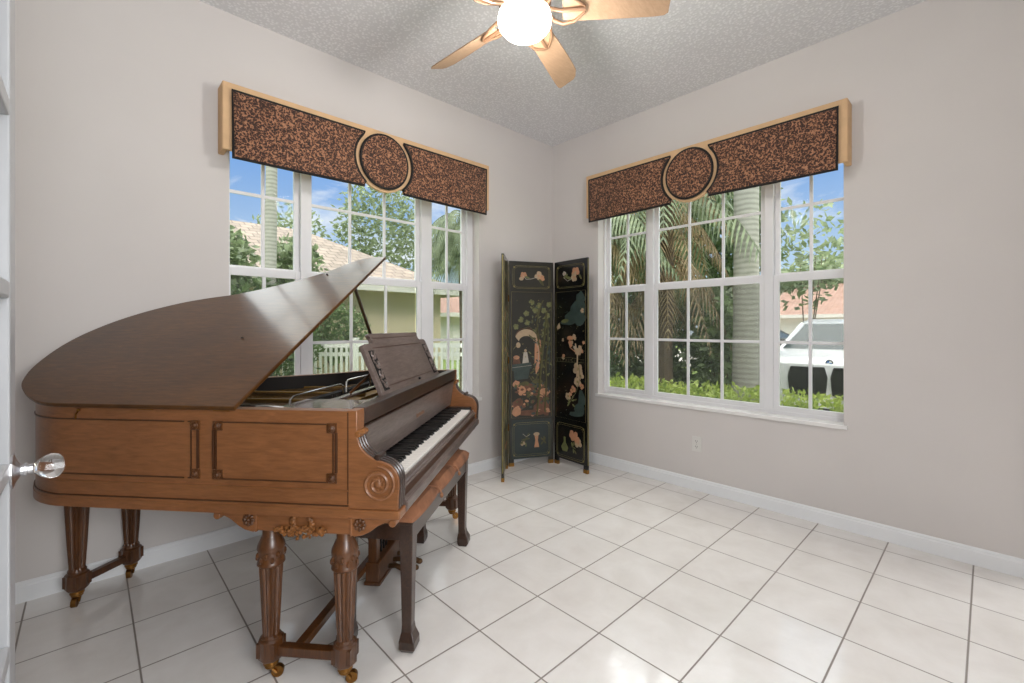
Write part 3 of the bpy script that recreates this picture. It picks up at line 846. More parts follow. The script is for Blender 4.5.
# ------------------------------------------------------------------ lacquered folding screen
LACQ = M('black_green_lacquer', rgb(36,35,28), .28, var=.25, scale=4, coat=.4)
LACB = M('black_lacquer', rgb(13,14,14), .25, var=.3, scale=4, coat=.4)
TEALP = M('teal_lacquer_ground', rgb(34,46,47), .3, var=.25, scale=7, coat=.3)
GOLDL = M('gold_line_paint', rgb(128,118,72), .45, .3, var=.2, scale=20)
CREAM = M('cream_inlay', rgb(168,146,118), .4, var=.15, scale=30)
PEACH = M('peach_inlay', rgb(176,128,96), .4, var=.2, scale=30)
OLIVE = M('olive_inlay', rgb(78,76,42), .5, var=.35, scale=22)
JADE = M('jade_inlay', rgb(104,108,66), .4, var=.3, scale=25)
TEALI = M('slate_green_inlay', rgb(52,66,62), .45, var=.3, scale=18)
ROCK = M('russet_rock_inlay', rgb(100,66,48), .5, var=.4, scale=16)
WHITEI = M('mother_of_pearl_inlay', rgb(176,168,156), .3, var=.1, scale=30)
FOOTB = M('brass_foot_cap', rgb(150,110,52), .4, .7, var=.25, scale=20)
INL = [GOLDL, CREAM, PEACH, OLIVE, JADE, TEALI, ROCK, WHITEI, TEALP]
G_,CR_,PE_,OL_,JA_,TE_,RO_,WH_,TG_ = range(9)
screen = thing('folding_screen', 'black lacquered three-panel folding screen with flower, tree and bird inlay in corner', 'folding screen', (-.45,-.30,0))
SH = 1.835
class Art:
    """flat relief inlay on a panel face: x across (0..1), z down from the top (0..1), W wide"""
    def __init__(s, W, face, th): s.mb = MB(); s.W = W; s.f = face; s.th = th; s.k = 0; s.q = random.Random(11)
    def P(s, x, z, d): return (x*s.W, s.f*(s.th+d), SH*(1-z))
    def poly(s, pts, m, d=None):
        s.k += 1; d = d if d else .0006+.00002*(s.k % 60)
        s.mb.mi = m; n = len(pts)
        s.mb.prism(pts, lambda x,z: s.P(x,z,-.001), lambda x,z: s.P(x,z,d))
    def ell(s, x, z, rx, rz, m, n=12, jag=0, rot=0):
        a = SH/s.W
        pts = []
        for i in range(n):
            t = 2*PI*i/n; k = 1+jag*s.q.uniform(-1,1)
            px, pz = rx*k*math.cos(t), rz*k*math.sin(t)*a
            pts.append((x+px*math.cos(rot)-pz*math.sin(rot), z+(px*math.sin(rot)+pz*math.cos(rot))/a))
        s.poly(pts, m)
    def line(s, pts, w, m):
        s.mb.mi = m
        s.mb.tube([s.P(x,z,.0006) for x,z in pts], w, 5)
    def flower(s, x, z, r, m, c=PE_):
        for k in range(5):
            t = 2*PI*k/5+s.q.uniform(0,1)
            s.ell(x+r*.6*math.cos(t), z+r*.6*math.sin(t)*s.W/SH, r*.5, r*.5*s.W/SH, m, 8)
        s.ell(x, z, r*.3, r*.3*s.W/SH, c, 7)
    def leafp(s, x, z, r, ang, m):
        s.ell(x, z, r, r*.36*s.W/SH, m, 8, 0, ang)
    def cartouche(s, z0, z1, m=G_):
        a, b = .08, .92; n = 8
        pts = []
        cr = .10; cz = .10*s.W/SH
        for (cx, cy, t0) in ((a+cr,z0+cz,PI),(b-cr,z0+cz,1.5*PI),(b-cr,z1-cz,0),(a+cr,z1-cz,.5*PI)):
            pts += [(cx+cr*math.cos(t0+.5*PI*i/n), cy+cz*math.sin(t0+.5*PI*i/n)) for i in range(n+1)]
        pts.append(pts[0])
        s.line(pts, .0016, m)
        s.line([(x*.93+.035,(z-(z0+z1)/2)*.9+(z0+z1)/2) for x,z in pts], .0010, m)
        for x in (a+.03,b-.03):
            for z in (z0+.008,z1-.008): s.ell(x,z,.022,.005,m,8)
    def spray(s, x, z, n, r, cols):
        for k in range(n):
            t = s.q.uniform(0,2*PI); d = s.q.uniform(.2,1)*r
            c = s.q.choice(cols); px, pz = x+d*math.cos(t), z+d*math.sin(t)*s.W/SH
            if c in (JA_,OL_,TE_): s.leafp(px,pz,.05,t,c)
            else: s.flower(px,pz,.05,c,G_)
def panel(p, q, lac, deco, nfeet=True):
    p = Vector(p); q = Vector(q); d = q-p; W = d.length; ang = math.atan2(d.y, d.x)
    TH = .011
    mb = MB()
    mb.box((0,-TH,.062),(W,TH,SH))
    for x in (0,W-.045): mb.box((x,-TH,.020),(x+.045,TH,.062))
    o = mb.build('screen_panel', lac, screen, bevel=.002)
    o.location = (p.x+.45, p.y+.30, 0); o.rotation_euler = (0,0,ang)
    for x in (0,W-.045): MB().box((x-.001,-TH-.001,0),(x+.046,TH+.001,.032)).build('brass_foot', FOOTB, o)
    e = MB(); e.box((-.001,-TH*.5,.07),(0,TH*.5,SH-.01)).box((W,-TH*.5,.07),(W+.001,TH*.5,SH-.01)); e.build('gilt_edge', GOLDL, o)
    for face in ((-1,1) if deco == 'back' else (-1,)):
        A = Art(W, face, TH)
        if deco == 'crane':
            A.poly([(.05,.775),(.95,.775),(.95,.965),(.05,.965)], TG_, .0003)
            A.cartouche(.022,.132); A.cartouche(.79,.955)
            A.line([(.05,.150),(.95,.150),(.95,.765),(.05,.765),(.05,.150)], .0014, G_)
            A.line([(.30,.070),(.38,.088),(.50,.085),(.62,.075)], .0022, WH_)
            A.flower(.32,.068,.07,PE_); A.ell(.27,.085,.05,.009,CR_); A.flower(.66,.068,.09,CR_); A.flower(.74,.080,.06,PE_); A.leafp(.72,.10,.09,.9,OL_); A.leafp(.40,.078,.06,.3,JA_)
            # tree: trunk, branches, blossoms
            A.line([(.62,.76),(.66,.66),(.70,.56),(.74,.46),(.80,.36),(.84,.25)], .011, OL_)
            A.line([(.80,.74),(.84,.6),(.82,.5),(.88,.4),(.86,.28)], .008, OL_)
            A.line([(.72,.5),(.66,.38),(.62,.3),(.70,.22),(.76,.19)], .006, OL_); A.line([(.74,.46),(.6,.35),(.45,.32),(.3,.33)], .005, OL_)
            A.line([(.9,.55),(.95*.96,.45),(.88,.36)], .004, TE_)
            for k in range(120): A.leafp(A.q.uniform(.46,.93), A.q.uniform(.22,.64), A.q.uniform(.03,.06), A.q.uniform(0,3), A.q.choice([OL_,OL_,TE_,JA_]))
            for (x,z) in ((.50,.20),(.66,.215),(.38,.255),(.58,.24),(.78,.24),(.26,.285),(.40,.30),(.86,.265),(.90,.21),(.15,.32),(.82,.31)): A.flower(x,z,.06,JA_,G_)
            # arched bird: body band, wing edge, tail hanging down
            arc = [(.38+.26*math.cos(t), .388-.056*math.sin(t)) for t in [PI-.35-i*(PI-.5)/14 for i in range(15)]]
            arc2 = [(.38+.17*math.cos(t), .395-.030*math.sin(t)) for t in [PI-.15-i*(PI-.3)/14 for i in range(15)]]
            A.poly(arc+arc2[::-1], CR_)
            A.line([(x,z-.006) for x,z in arc], .003, RO_)
            A.poly([(.58,.375),(.70,.385),(.72,.45),(.68,.52),(.60,.555),(.565,.50),(.57,.43)], PE_)
            A.line([(.60,.38),(.66,.44),(.64,.52)], .0025, WH_)
            for k in range(7): A.leafp(.46+.035*k,.365+.006*k,.04,.8,OL_)
            A.ell(.20,.41,.05,.014,CR_); A.line([(.17,.41),(.09,.43)], .002, G_)
            # small white robed sitter at a terrace
            A.poly([(.06,.505),(.48,.495),(.50,.525),(.06,.535)], TE_); A.poly([(.10,.535),(.46,.525),(.42,.575),(.12,.58)], TE_)
            for k in range(90): A.ell(A.q.uniform(.1,.9), A.q.uniform(.6,.755), A.q.uniform(.02,.06), A.q.uniform(.004,.012), A.q.choice([RO_,RO_,PE_,OL_,TE_]), 7, .25)
            A.line([(.06,.52),(.5,.51)], .0018, WH_)
            for k in range(6): A.line([(.10+.06*k,.535),(.11+.06*k,.575)], .0016, TG_)
            A.poly([(.32,.445),(.40,.445),(.44,.50),(.29,.503)], WH_); A.ell(.36,.437,.03,.0075,CR_)
            A.poly([(.09,.475),(.22,.47),(.25,.50),(.08,.503)], ROCK and RO_); A.ell(.16,.47,.07,.010,PE_)
            # rocks
            for (x,z,rx,rz,m) in ((.20,.70,.12,.03,RO_),(.74,.72,.18,.03,RO_),(.50,.745,.42,.014,RO_),(.28,.63,.10,.022,PE_),(.15,.60,.08,.018,PE_),(.46,.62,.10,.02,RO_),(.80,.645,.12,.022,PE_),(.16,.735,.10,.022,PE_),(.62,.59,.12,.012,OL_),(.34,.60,.10,.012,OL_)):
                A.ell(x,z,rx,rz,m,11,.18)
            A.line([(.10,.61),(.3,.60),(.5,.615),(.75,.60)], .003, OL_)
            # vase and plants in the lower cartouche
            A.poly([(.56,.845),(.66,.845),(.64,.88),(.67,.915),(.56,.915),(.585,.88)], PE_); A.ell(.61,.85,.07,.009,CR_)
            A.spray(.36,.872,9,.13,[OL_,JA_,CR_,OL_]); A.line([(.30,.845),(.38,.86),(.46,.85)], .002, WH_); A.spray(.78,.885,5,.06,[OL_])
        elif deco == 'blossom':
            A.cartouche(.022,.132); A.cartouche(.79,.955)
            A.line([(.05,.150),(.95,.150),(.95,.765),(.05,.765),(.05,.150)], .0012, G_)
            A.flower(.66,.062,.11,PE_,CR_); A.flower(.62,.085,.09,CR_); A.leafp(.45,.085,.09,.3,JA_); A.leafp(.36,.075,.08,-.6,JA_); A.flower(.32,.062,.05,WH_); A.line([(.3,.08),(.42,.1),(.56,.09)], .002, WH_); A.leafp(.80,.085,.07,1,OL_)
            for (x,z,rx,rz) in ((.80,.19,.14,.035),(.72,.235,.2,.04),(.60,.275,.26,.03),(.78,.28,.18,.035),(.42,.30,.20,.012),(.84,.24,.1,.05)): A.ell(x,z,rx,rz,TE_,13,.15)
            A.leafp(.34,.292,.12,-.1,JA_); A.flower(.86,.245,.05,CR_); A.poly([(.08,.32),(.16,.30),(.20,.325),(.10,.335)], CR_)
            A.line([(.70,.56),(.72,.46),(.66,.40)], .006, CR_); A.line([(.72,.46),(.84,.42)], .004, CR_); A.line([(.66,.44),(.50,.42),(.48,.385)], .004, PE_)
            A.ell(.50,.375,.10,.011,PE_); A.poly([(.62,.42),(.86,.425),(.80,.455),(.66,.45)], CR_)
            for k in range(16): A.flower(A.q.uniform(.25,.92), A.q.uniform(.36,.47), A.q.uniform(.03,.05), A.q.choice([CR_,WH_,PE_]))
            A.line([(.06,.475),(.5,.468),(.9,.475)], .0018, OL_); A.line([(.06,.492),(.9,.488)], .0018, OL_)
            for k in range(9): A.line([(.1+.09*k,.475),(.1+.09*k,.49)], .0014, OL_)
            for (x,z,r) in ((.72,.52,.13),(.80,.55,.10),(.72,.58,.10),(.58,.62,.08),(.44,.655,.08),(.84,.60,.06),(.50,.645,.05)): A.flower(x,z,r,A.q.choice([PE_,CR_]),G_)
            A.line([(.76,.5),(.8,.56),(.68,.63),(.5,.68)], .003, OL_)
            for (x,z,rx,rz) in ((.84,.66,.11,.04),(.78,.71,.16,.035),(.66,.735,.2,.012)): A.ell(x,z,rx,rz,TE_,12,.2)
            A.spray(.5,.68,8,.2,[OL_,JA_])
            A.poly([(.30,.855),(.36,.855),(.36,.88),(.44,.905),(.40,.925),(.26,.925),(.22,.905),(.30,.88)], JA_)
            A.flower(.60,.838,.12,PE_); A.flower(.74,.87,.10,CR_); A.flower(.70,.855,.08,PE_); A.spray(.58,.895,7,.12,[OL_,JA_])
        else:
            A.cartouche(.022,.132); A.cartouche(.79,.955); A.spray(.5,.077,5,.2,[JA_,CR_]); A.spray(.5,.87,6,.2,[JA_,PE_])
            A.line([(.05,.150),(.95,.150),(.95,.765),(.05,.765),(.05,.150)], .0014, G_)
            A.line([(.4,.76),(.5,.6),(.44,.42),(.6,.25)], .008, OL_)
            for k in range(24): A.spray(A.q.uniform(.2,.8), A.q.uniform(.2,.7), 2, .1, [OL_,JA_,CR_,PE_])
        for k in range(70): A.ell(A.q.uniform(.08,.92), A.q.uniform(.17,.75), A.q.uniform(.008,.02), A.q.uniform(.0012,.003), A.q.choice([OL_,OL_,TE_,G_]), 6)
        A.mb.build('inlay', INL, o)
    return o
P2L, P2R = (-.648,-.060), (-.272,-.250)
P3L, P3R = (-.259,-.268), (-.300,-.672)
P1L, P1R = (-.962,-.325), (-.676,-.064)
panel(P1L, P1R, LACQ, 'back'); panel(P2L, P2R, LACQ, 'crane'); panel(P3L, P3R, LACB, 'blossom')
for (x, y) in ((-.658,-.066),(-.255,-.268)):
    for z in (.35,.95,1.5):
        m = MB(); m.tube([(x+.45,y+.30,z-.03),(x+.45,y+.30,z+.03)], .005, 8); m.build('screen_hinge', BRASS, screen)
# ------------------------------------------------------------------ outside
GZ = -.31
def m_ground():
    m, nt, b = new_mat('lawn_ground')
    v = coords(nt)
    nt.links.new(ramp(nt, noise(nt, v, 6, 6, .7), [(.3, rgb(84,100,46)), (.55, rgb(124,146,66)), (.8, rgb(158,178,92))]), b.inputs['Base Color'])
    b.inputs['Roughness'].default_value = .9; bump(nt, b, noise(nt, v, 60, 3), .5, .03); return m
LAWN = m_ground()
CONC = M('pale_concrete_drive', rgb(206,200,190), .85, var=.06, scale=1.5, bmp=.1)
SOIL = M('dark_planting_soil', rgb(52,44,32), .95, var=.3, scale=5, bmp=.4, bscale=20)
def slab(name, x0, y0, x1, y1, z0, z1, mat): return struct(MB().box((x0,y0,z0),(x1,y1,z1)).build(name, mat))
slab('ground_lawn', -30, -30, 60, 60, GZ-.3, GZ, LAWN)
slab('ground_driveway', 3.4, -9, 9.6, .4, GZ, GZ+.006, CONC)
slab('ground_street', 14, -30, 26, 40, GZ, GZ+.004, CONC)
slab('ground_planting_bed', .2, -3.6, 3.2, 2.6, GZ, GZ+.012, SOIL)

LEAF_H = leaf_mat('hedge_leaf', rgb(126,152,56), rgb(212,226,120))
LEAF_D = leaf_mat('deep_green_leaf', rgb(54,70,44), rgb(112,134,86))
LEAF_M = leaf_mat('mid_green_leaf', rgb(84,104,66), rgb(146,168,112))
LEAF_P = leaf_mat('palm_leaf', rgb(84,98,72), rgb(138,150,114))
LEAF_G = leaf_mat('grey_green_leaf', rgb(88,104,76), rgb(160,172,134))
DRYF = leaf_mat('dry_palm_frond', rgb(112,92,66), rgb(190,168,130), 4)
BARK = M('tree_bark', rgb(96,82,66), .9, var=.25, scale=12, bmp=.5, bscale=30)
def m_royal():
    m, nt, b = new_mat('grey_palm_trunk')
    v = coords(nt, 'Object', (1,1,1))
    w = nd(nt, 'ShaderNodeTexWave'); w.bands_direction = 'Z'; w.inputs['Scale'].default_value = 4.6; w.inputs['Distortion'].default_value = 2.5; w.inputs['Detail'].default_value = 3
    nt.links.new(v, w.inputs['Vector'])
    ad = nd(nt, 'ShaderNodeMath', operation='MULTIPLY_ADD'); ad.inputs[1].default_value = .5
    nt.links.new(w.outputs['Fac'], ad.inputs[0])
    m2 = nd(nt, 'ShaderNodeMath', operation='MULTIPLY'); m2.inputs[1].default_value = .5
    nt.links.new(noise(nt, v, 9, 5), m2.inputs[0]); nt.links.new(m2.outputs[0], ad.inputs[2])
    nt.links.new(ramp(nt, ad.outputs[0], [(.2, rgb(132,130,120)), (.5, rgb(152,150,140)), (.9, rgb(164,162,153))]), b.inputs['Base Color'])
    b.inputs['Roughness'].default_value = .85; bump(nt, b, w.outputs['Fac'], .12, .01); return m
ROYAL = m_royal()

def leaves(mb, c, rad, n, size, seed, shell=.55, flat=0):
    q = random.Random(seed)
    for _ in range(n):
        while True:
            p = Vector((q.uniform(-1,1),q.uniform(-1,1),q.uniform(-1,1)))
            l = p.length
            if shell < l < 1 or (l < 1 and q.random() < .25): break
        pos = Vector((c[0]+p.x*rad[0], c[1]+p.y*rad[1], c[2]+p.z*rad[2]))
        a = Vector((q.gauss(0,1),q.gauss(0,1),q.gauss(0,.7)+.2)).normalized()
        b = a.cross(Vector((q.gauss(0,1),q.gauss(0,1),q.gauss(0,1)))).normalized()
        s = size*q.uniform(.6,1.3)
        mb.add([pos, pos+a*s*.5+b*s*.22, pos+a*s, pos+a*s*.5-b*s*.22], [(0,1,2,3)])
def boxleaves(mb, x0, y0, z0, x1, y1, z1, n, size, seed):
    q = random.Random(seed)
    for _ in range(n):
        pos = Vector((q.uniform(x0,x1),q.uniform(y0,y1),z0+(z1-z0)*q.random()**.6))
        a = Vector((q.gauss(0,1),q.gauss(0,1),abs(q.gauss(.6,.8)))).normalized()
        b = a.cross(Vector((q.gauss(0,1),q.gauss(0,1),q.gauss(0,1)))).normalized()
        s = size*q.uniform(.6,1.3)
        mb.add([pos, pos+a*s*.5+b*s*.24, pos+a*s, pos+a*s*.5-b*s*.24], [(0,1,2,3)])
GROUPS = {'leafy_shrub': 'leafy shrubs outside the windows', 'dense_tree': 'dense dark trees beyond the palms', 'distant_tree': 'distant trees beyond the car', 'bushy_tree': 'bushy trees in front of the tan roof', 'round_bush': 'bushes by the picket fence', 'leafy_tree': 'leafy trees behind the tan roof', 'skirted_palm': 'shaggy palms outside the right-hand window', 'orange_roof_house': 'houses with orange tiled roofs', 'parked_car': 'cars parked on the drive'}
def shrub(name, label, c, rad, n, size, mat, seed, cat='shrub', group=None, trunk=True, shell=.4):
    t = thing(name, label, cat, (c[0],c[1],GZ), 0, group or GROUPS.get(name))
    zc = c[2]-GZ
    m = MB(); leaves(m, (0,0,zc), rad, n, size, seed, shell); m.build('foliage', mat, t, recalc=False)
    q = random.Random(seed)
    s = MB()
    for k in range(4):
        a = q.uniform(0,6.28); s.tube([(0,0,-.02),(rad[0]*.2*math.cos(a),rad[1]*.2*math.sin(a),zc*.5),(rad[0]*.5*math.cos(a),rad[1]*.5*math.sin(a),zc)], [.022,.014,.006], 6)
    s.build('stem', BARK, t)
    return t
def frond(mb, base, az, length, rise, droop, nl, ll, lw, hang=0.6, mbr=None, seed=0, twist=0):
    q = random.Random(seed)
    pts = []
    for i in range(nl+1):
        t = i/nl; r = length*t*(1-.18*t*droop)
        pts.append(Vector((base[0]+r*math.cos(az), base[1]+r*math.sin(az), base[2]+rise*length*t-droop*length*t*t)))
    (mbr or mb).tube(pts[::2] if nl % 2 == 0 else pts, [.014*(1-.75*i/max(1,len(pts[::2] if nl%2==0 else pts)-1)) for i in range(len(pts[::2] if nl % 2 == 0 else pts))], 5)
    for i in range(3, nl+1):
        p = pts[i]; t = (pts[i]-pts[i-1]).normalized()
        side = t.cross(Vector((0,0,1))).normalized()
        L = ll*math.sin(PI*min(.97,max(.12,i/nl*.95+.06)))**.7*q.uniform(.85,1.15)
        for sg in (-1,1):
            d = (side*sg*.8+t*.55+Vector((0,0,-hang))).normalized()
            w = t*lw
            mid = p+d*L*.5+Vector((0,0,L*.06))
            mb.add([p-w*.5, mid-w*.6, p+d*L-Vector((0,0,L*.15)), mid+w*.6, p+w*.5], [(0,1,2,3,4)])
# clipped bright hedge right under the right-hand window
hq = thing('clipped_hedge', 'bright yellow-green clipped hedge outside, under the window with the car view', 'hedge', (.95,-.9,GZ))
m = MB(); boxleaves(m, -.32, -2.4, .12, .36, 2.6, .97, 13000, .066, 5); ho = m.build('foliage', LEAF_H, hq, recalc=False)
m = MB(); q = random.Random(2)
for k in range(26):
    y = -2.3+k*.19; m.tube([(0,y,-.01),(q.uniform(-.1,.1),y+.04,.3),(q.uniform(-.2,.2),y-.03,.7)], [.012,.01,.006], 5)
m.build('stem', BARK, hq)
# tall grey palm trunk
rp = thing('royal_palm', 'tall palm with smooth grey ringed trunk outside the right-hand window', 'palm tree', (2.91,-.81,GZ))
m = MB(); m.lathe([(.24,0),(.20,.25),(.172,.8),(.158,1.6),(.15,2.6),(.15,4.0),(.16,5.2),(.14,5.8),(.10,6.4),(.06,7.0)], (0,0,0), 24); m.build('trunk', ROYAL, rp, smooth=True)
m = MB()
for k in range(9): frond(m, (0,0,7.0), k*.7, 2.5, .6, .7, 26, .55, .05, .7, None, k)
m.build('frond_crown', LEAF_P, rp, recalc=False)
# shaggy palm with dry skirt
sp = thing('skirted_palm', 'shaggy palm with a skirt of dry brown fronds beyond right-hand window', 'palm tree', (3.05,.42,GZ), 0, GROUPS['skirted_palm'])
m = MB(); m.tube([(0,0,0),(.02,.02,1.2),(.05,0,2.6),(.1,.05,4.2)], [.15,.13,.12,.12], 12); m.build('trunk', BARK, sp)
m = MB()
for k in range(30):
    a = k*.61; frond(m, (.05,0,2.0+.075*k), a, 1.15, -.05-.3*(k % 3)*.4, .95, 18, .42, .032, 1.2, None, k)
m.build('dry_skirt', DRYF, sp, recalc=False)
m = MB()
for k in range(16): frond(m, (.08,.03,3.1+.07*k), k*1.1, 2.0, .35, .9, 24, .6, .04, .8, None, 50+k)
m.build('frond_crown', LEAF_P, sp, recalc=False)
sp2 = thing('skirted_palm', 'brown shaggy palm nearest the folding screen, seen through narrow left sash of right-hand window', 'palm tree', (2.15,.95,GZ), 0, GROUPS['skirted_palm'])
m = MB(); m.tube([(0,0,0),(.0,.05,1.5),(-.03,.08,3.2)], [.12,.11,.10], 12); m.build('trunk', BARK, sp2)
m = MB()
for k in range(24):
    a = k*.61; frond(m, (-.02,.06,1.6+.07*k), a, .9, -.1-.1*(k % 3), .9, 16, .36, .03, 1.2, None, 80+k)
m.build('dry_skirt', DRYF, sp2, recalc=False)
m = MB()
for k in range(12): frond(m, (-.03,.08,2.7+.05*k), k*1.2, 1.5, .35, .85, 22, .5, .04, .8, None, 120+k)
m.build('frond_crown', LEAF_P, sp2, recalc=False)
shrub('leafy_shrub', 'dark broad shrub low behind the hedge, left of the grey palm trunk', (3.6,.95,.55), (.75,.9,.95), 2600, .16, LEAF_D, 31)
shrub('leafy_shrub', 'dark shrub behind the hedge, nearest the folding screen', (2.0,1.3,.55), (.7,.7,1.0), 2200, .14, LEAF_D, 32)
shrub('leafy_shrub', 'green shrub standing between grey palm trunk and lawn gap', (3.55,-.30,.75), (.36,.42,1.0), 1600, .15, LEAF_M, 33)
shrub('branching_shrub', 'loose branching shrub in front of the small bright lawn gap', (4.6,.45,1.55), (.8,.6,.42), 900, .2, LEAF_P, 34)
shrub('dense_tree', 'dark dense tree far behind the shaggy palms', (10.4,5.4,2.9), (2.2,2.2,2.9), 5200, .34, LEAF_D, 35, 'tree')
shrub('dense_tree', 'dark dense tree right behind the grey palm trunk', (7.6,1.5,3.6), (1.5,1.3,2.0), 3200, .3, LEAF_D, 36, 'tree')
shrub('airy_tree', 'airy light-leaved tree against the sky beyond the car', (9.3,.05,3.0), (.95,.85,1.4), 430, .24, LEAF_G, 37, 'tree', None, True, .1)
shrub('distant_tree', 'distant grey-green tree above orange roof, left of the two beyond the car', (34,5.2,3.6), (3.0,3.0,2.6), 1500, .7, LEAF_G, 38, 'tree')
shrub('distant_tree', 'distant grey-green tree above orange roof, right of the two beyond the car', (38,-3.0,3.9), (3.2,3.2,3.0), 1700, .7, LEAF_G, 39, 'tree')

# ---- houses
STUCCO = M('cream_stucco', rgb(216,200,170), .9, var=.04, bmp=.1)
STUCW = M('white_stucco', rgb(228,224,216), .9, var=.04, bmp=.1)
FASC = M('white_fascia', rgb(226,222,212), .6, var=.03)
RT_TAN = m_rooftile('tan_roof_tile', rgb(126,114,103), rgb(146,132,119), rgb(90,80,73))
RT_OR = m_rooftile('orange_roof_tile', rgb(180,144,128), rgb(192,158,144), rgb(150,112,98))
DARKG = M('dark_window_glass', rgb(50,58,62), .1, var=.2)
def house(name, label, x0, y0, x1, y1, ze, zr, hip, over, wall, roof, front):
    """front: 'y-' or 'x-' facade faces the room"""
    t = thing(name, label, 'house', ((x0+x1)/2,(y0+y1)/2,GZ), 0, GROUPS.get(name)); ox, oy = (x0+x1)/2, (y0+y1)/2
    hx, hy = (x1-x0)/2, (y1-y0)/2
    MB().box((-hx,-hy,0),(hx,hy,ze-GZ)).build('wall', wall, t)
    ex, ey = hx+over, hy+over; z0 = ze-GZ-.04; z1 = zr-GZ
    if front == 'y-': rl = [(-ex+hip,0,z1),(ex-hip,0,z1)]
    else: rl = [(0,-ey+hip,z1),(0,ey-hip,z1)]
    e = [(-ex,-ey,z0),(ex,-ey,z0),(ex,ey,z0),(-ex,ey,z0)]
    m = MB()
    if front == 'y-': m.add(e+rl, [(0,1,5,4),(1,2,5),(2,3,4,5),(3,0,4),(3,2,1,0)])
    else: m.add(e+rl, [(0,1,4),(1,2,5,4),(2,3,5),(3,0,4,5),(3,2,1,0)])
    m.build('roof', roof, t)
    f = MB(); th = .16
    f.box((-ex-.03,-ey-.03,z0-th),(ex+.03,-ey,z0+.03)); f.box((-ex-.03,-ey,z0-th),(-ex,ey,z0+.03)); f.box((ex,-ey,z0-th),(ex+.03,ey,z0+.03))
    f.build('fascia', FASC, t)
    return t, hx, hy
t, hx, hy = house('stucco_house', 'cream stucco house with tan tiled hip roof beyond picket fence', -7.0, 8.0, 4.1, 14.6, 2.36, 4.2, 3.3, .5, STUCCO, RT_TAN, 'y-')
for x in (-4.2,-1.4):
    f = MB().box((x-.6,-hy-.03,1.0),(x+.6,-hy,2.1)).build('window', FASC, t); MB().box((x-.52,-hy-.04,1.08),(x+.52,-hy-.03,2.02)).build('pane', DARKG, f)
t, hx, hy = house('orange_roof_house', 'small white house with orange tiled roof at the end of the picket fence', 9.2, 14.5, 15.5, 19.0, 1.95, 3.1, 2.2, .5, STUCW, RT_OR, 'y-')
MB().box((-1.5,-hy-.03,.02),(.8,-hy,2.0)).build('garage_door', FASC, t)
t, hx, hy = house('orange_roof_house', 'white house with orange tiled roof far behind the parked white car', 27, -5.5, 37, 9.5, 2.0, 4.1, 4.6, .6, STUCW, RT_OR, 'x-')
for y in (-2.2,2.6):
    f = MB().box((-hx-.03,y-1.3,.02),(-hx,y+1.3,2.05)).build('garage_door', FASC, t)

# ---- white picket fence
fa, fb = Vector((-1.55,6.75)), Vector((1.86,3.42))
fd = fb-fa; fl = fd.length
fence = thing('picket_fence', 'white picket fence in front of cream house, behind the piano', 'fence', (fa.x,fa.y,GZ), math.atan2(fd.y,fd.x))
FW = M('white_fence_paint', rgb(232,232,226), .6, var=.04)
MB().box((0,0,.22),(fl,.03,.31)).build('lower_rail', FW, fence); MB().box((0,0,1.18),(fl,.03,1.26)).build('upper_rail', FW, fence)
MB().box((0,0,1.02),(fl,.03,1.09)).build('middle_rail', FW, fence)
p0 = None; npk = int(fl/.098)
for i in range(npk):
    if p0 is None: p0 = MB().box((0,-.022,.06),(.045,0,1.20)).build('picket', FW, fence); o = p0
    else: o = copy_part(p0, fence)
    o.location = (.02+i*.098, 0, 0)
for x in (0, fl*.5, fl-.1): MB().box((x,-.03,-.02),(x+.1,.07,1.32)).prism([(x-.015,-.045),(x+.115,-.045),(x+.115,.085),(x-.015,.085)], lambda a,b:(a,b,1.32), lambda a,b:(a,b,1.36)).build('fence_post', FW, fence)

# ---- planting outside the left window
pt = thing('slender_palm', 'slender pale palm trunk against the sky outside the left window', 'palm tree', (-1.05,5.75,GZ))
m = MB(); m.tube([(-.06,0,0),(-.05,0,1.2),(0,0,2.6),(.03,0,4.0),(.04,0,6.6),(.04,0,8.4)], [.15,.125,.11,.095,.085,.08], 14); m.build('trunk', ROYAL, pt, smooth=True)
m = MB()
for k in range(9): frond(m, (.04,0,8.4), k*.7, 1.9, .5, .8, 22, .5, .04, .7, None, 200+k)
m.build('frond_crown', LEAF_P, pt, recalc=False)
shrub('bushy_tree', 'grey-green bushy tree at far left in front of the tan roof', (-1.95,6.3,2.35), (.85,.6,.78), 2300, .17, LEAF_G, 41, 'tree')
shrub('bushy_tree', 'grey-green bushy tree just right of the slender palm, before the tan roof', (-.35,6.7,2.35), (.58,.5,.72), 1700, .16, LEAF_G, 42, 'tree')
shrub('leafy_shrub', 'dark shrub low in the left sash of the left window', (-1.35,5.0,1.0), (.9,.6,1.05), 2800, .13, LEAF_D, 43)
shrub('round_bush', 'round green bush by cream wall, seen under the raised piano lid', (.70,7.15,1.10), (.80,.45,.70), 2400, .12, LEAF_M, 44)
shrub('round_bush', 'low bright bush behind picket fence, left of the music desk', (-1.5,7.35,.25), (1.0,.4,.6), 2200, .1, LEAF_M, 45)
shrub('round_bush', 'low green bush at the foot of cream wall behind picket fence', (2.5,7.2,.15), (.9,.4,.45), 2200, .1, LEAF_M, 46)
shrub('leafy_tree', 'tall leafy tree rising behind tan roof of the cream house', (6.3,15.8,5.3), (2.3,1.2,2.7), 3600, .26, LEAF_G, 47, 'tree')
shrub('leafy_tree', 'light leafy tree behind the tan roof, left of the taller one', (2.6,16.6,4.9), (1.5,1.3,1.4), 1000, .24, LEAF_G, 48, 'tree')
ap = thing('areca_palm', 'feathery green palm outside, right sash of the left window', 'palm tree', (1.75,3.75,GZ))
m = MB(); m.tube([(0,0,0),(0,.02,1.5),(-.05,.03,3.2)], [.09,.08,.07], 10); m.build('trunk', BARK, ap)
m = MB()
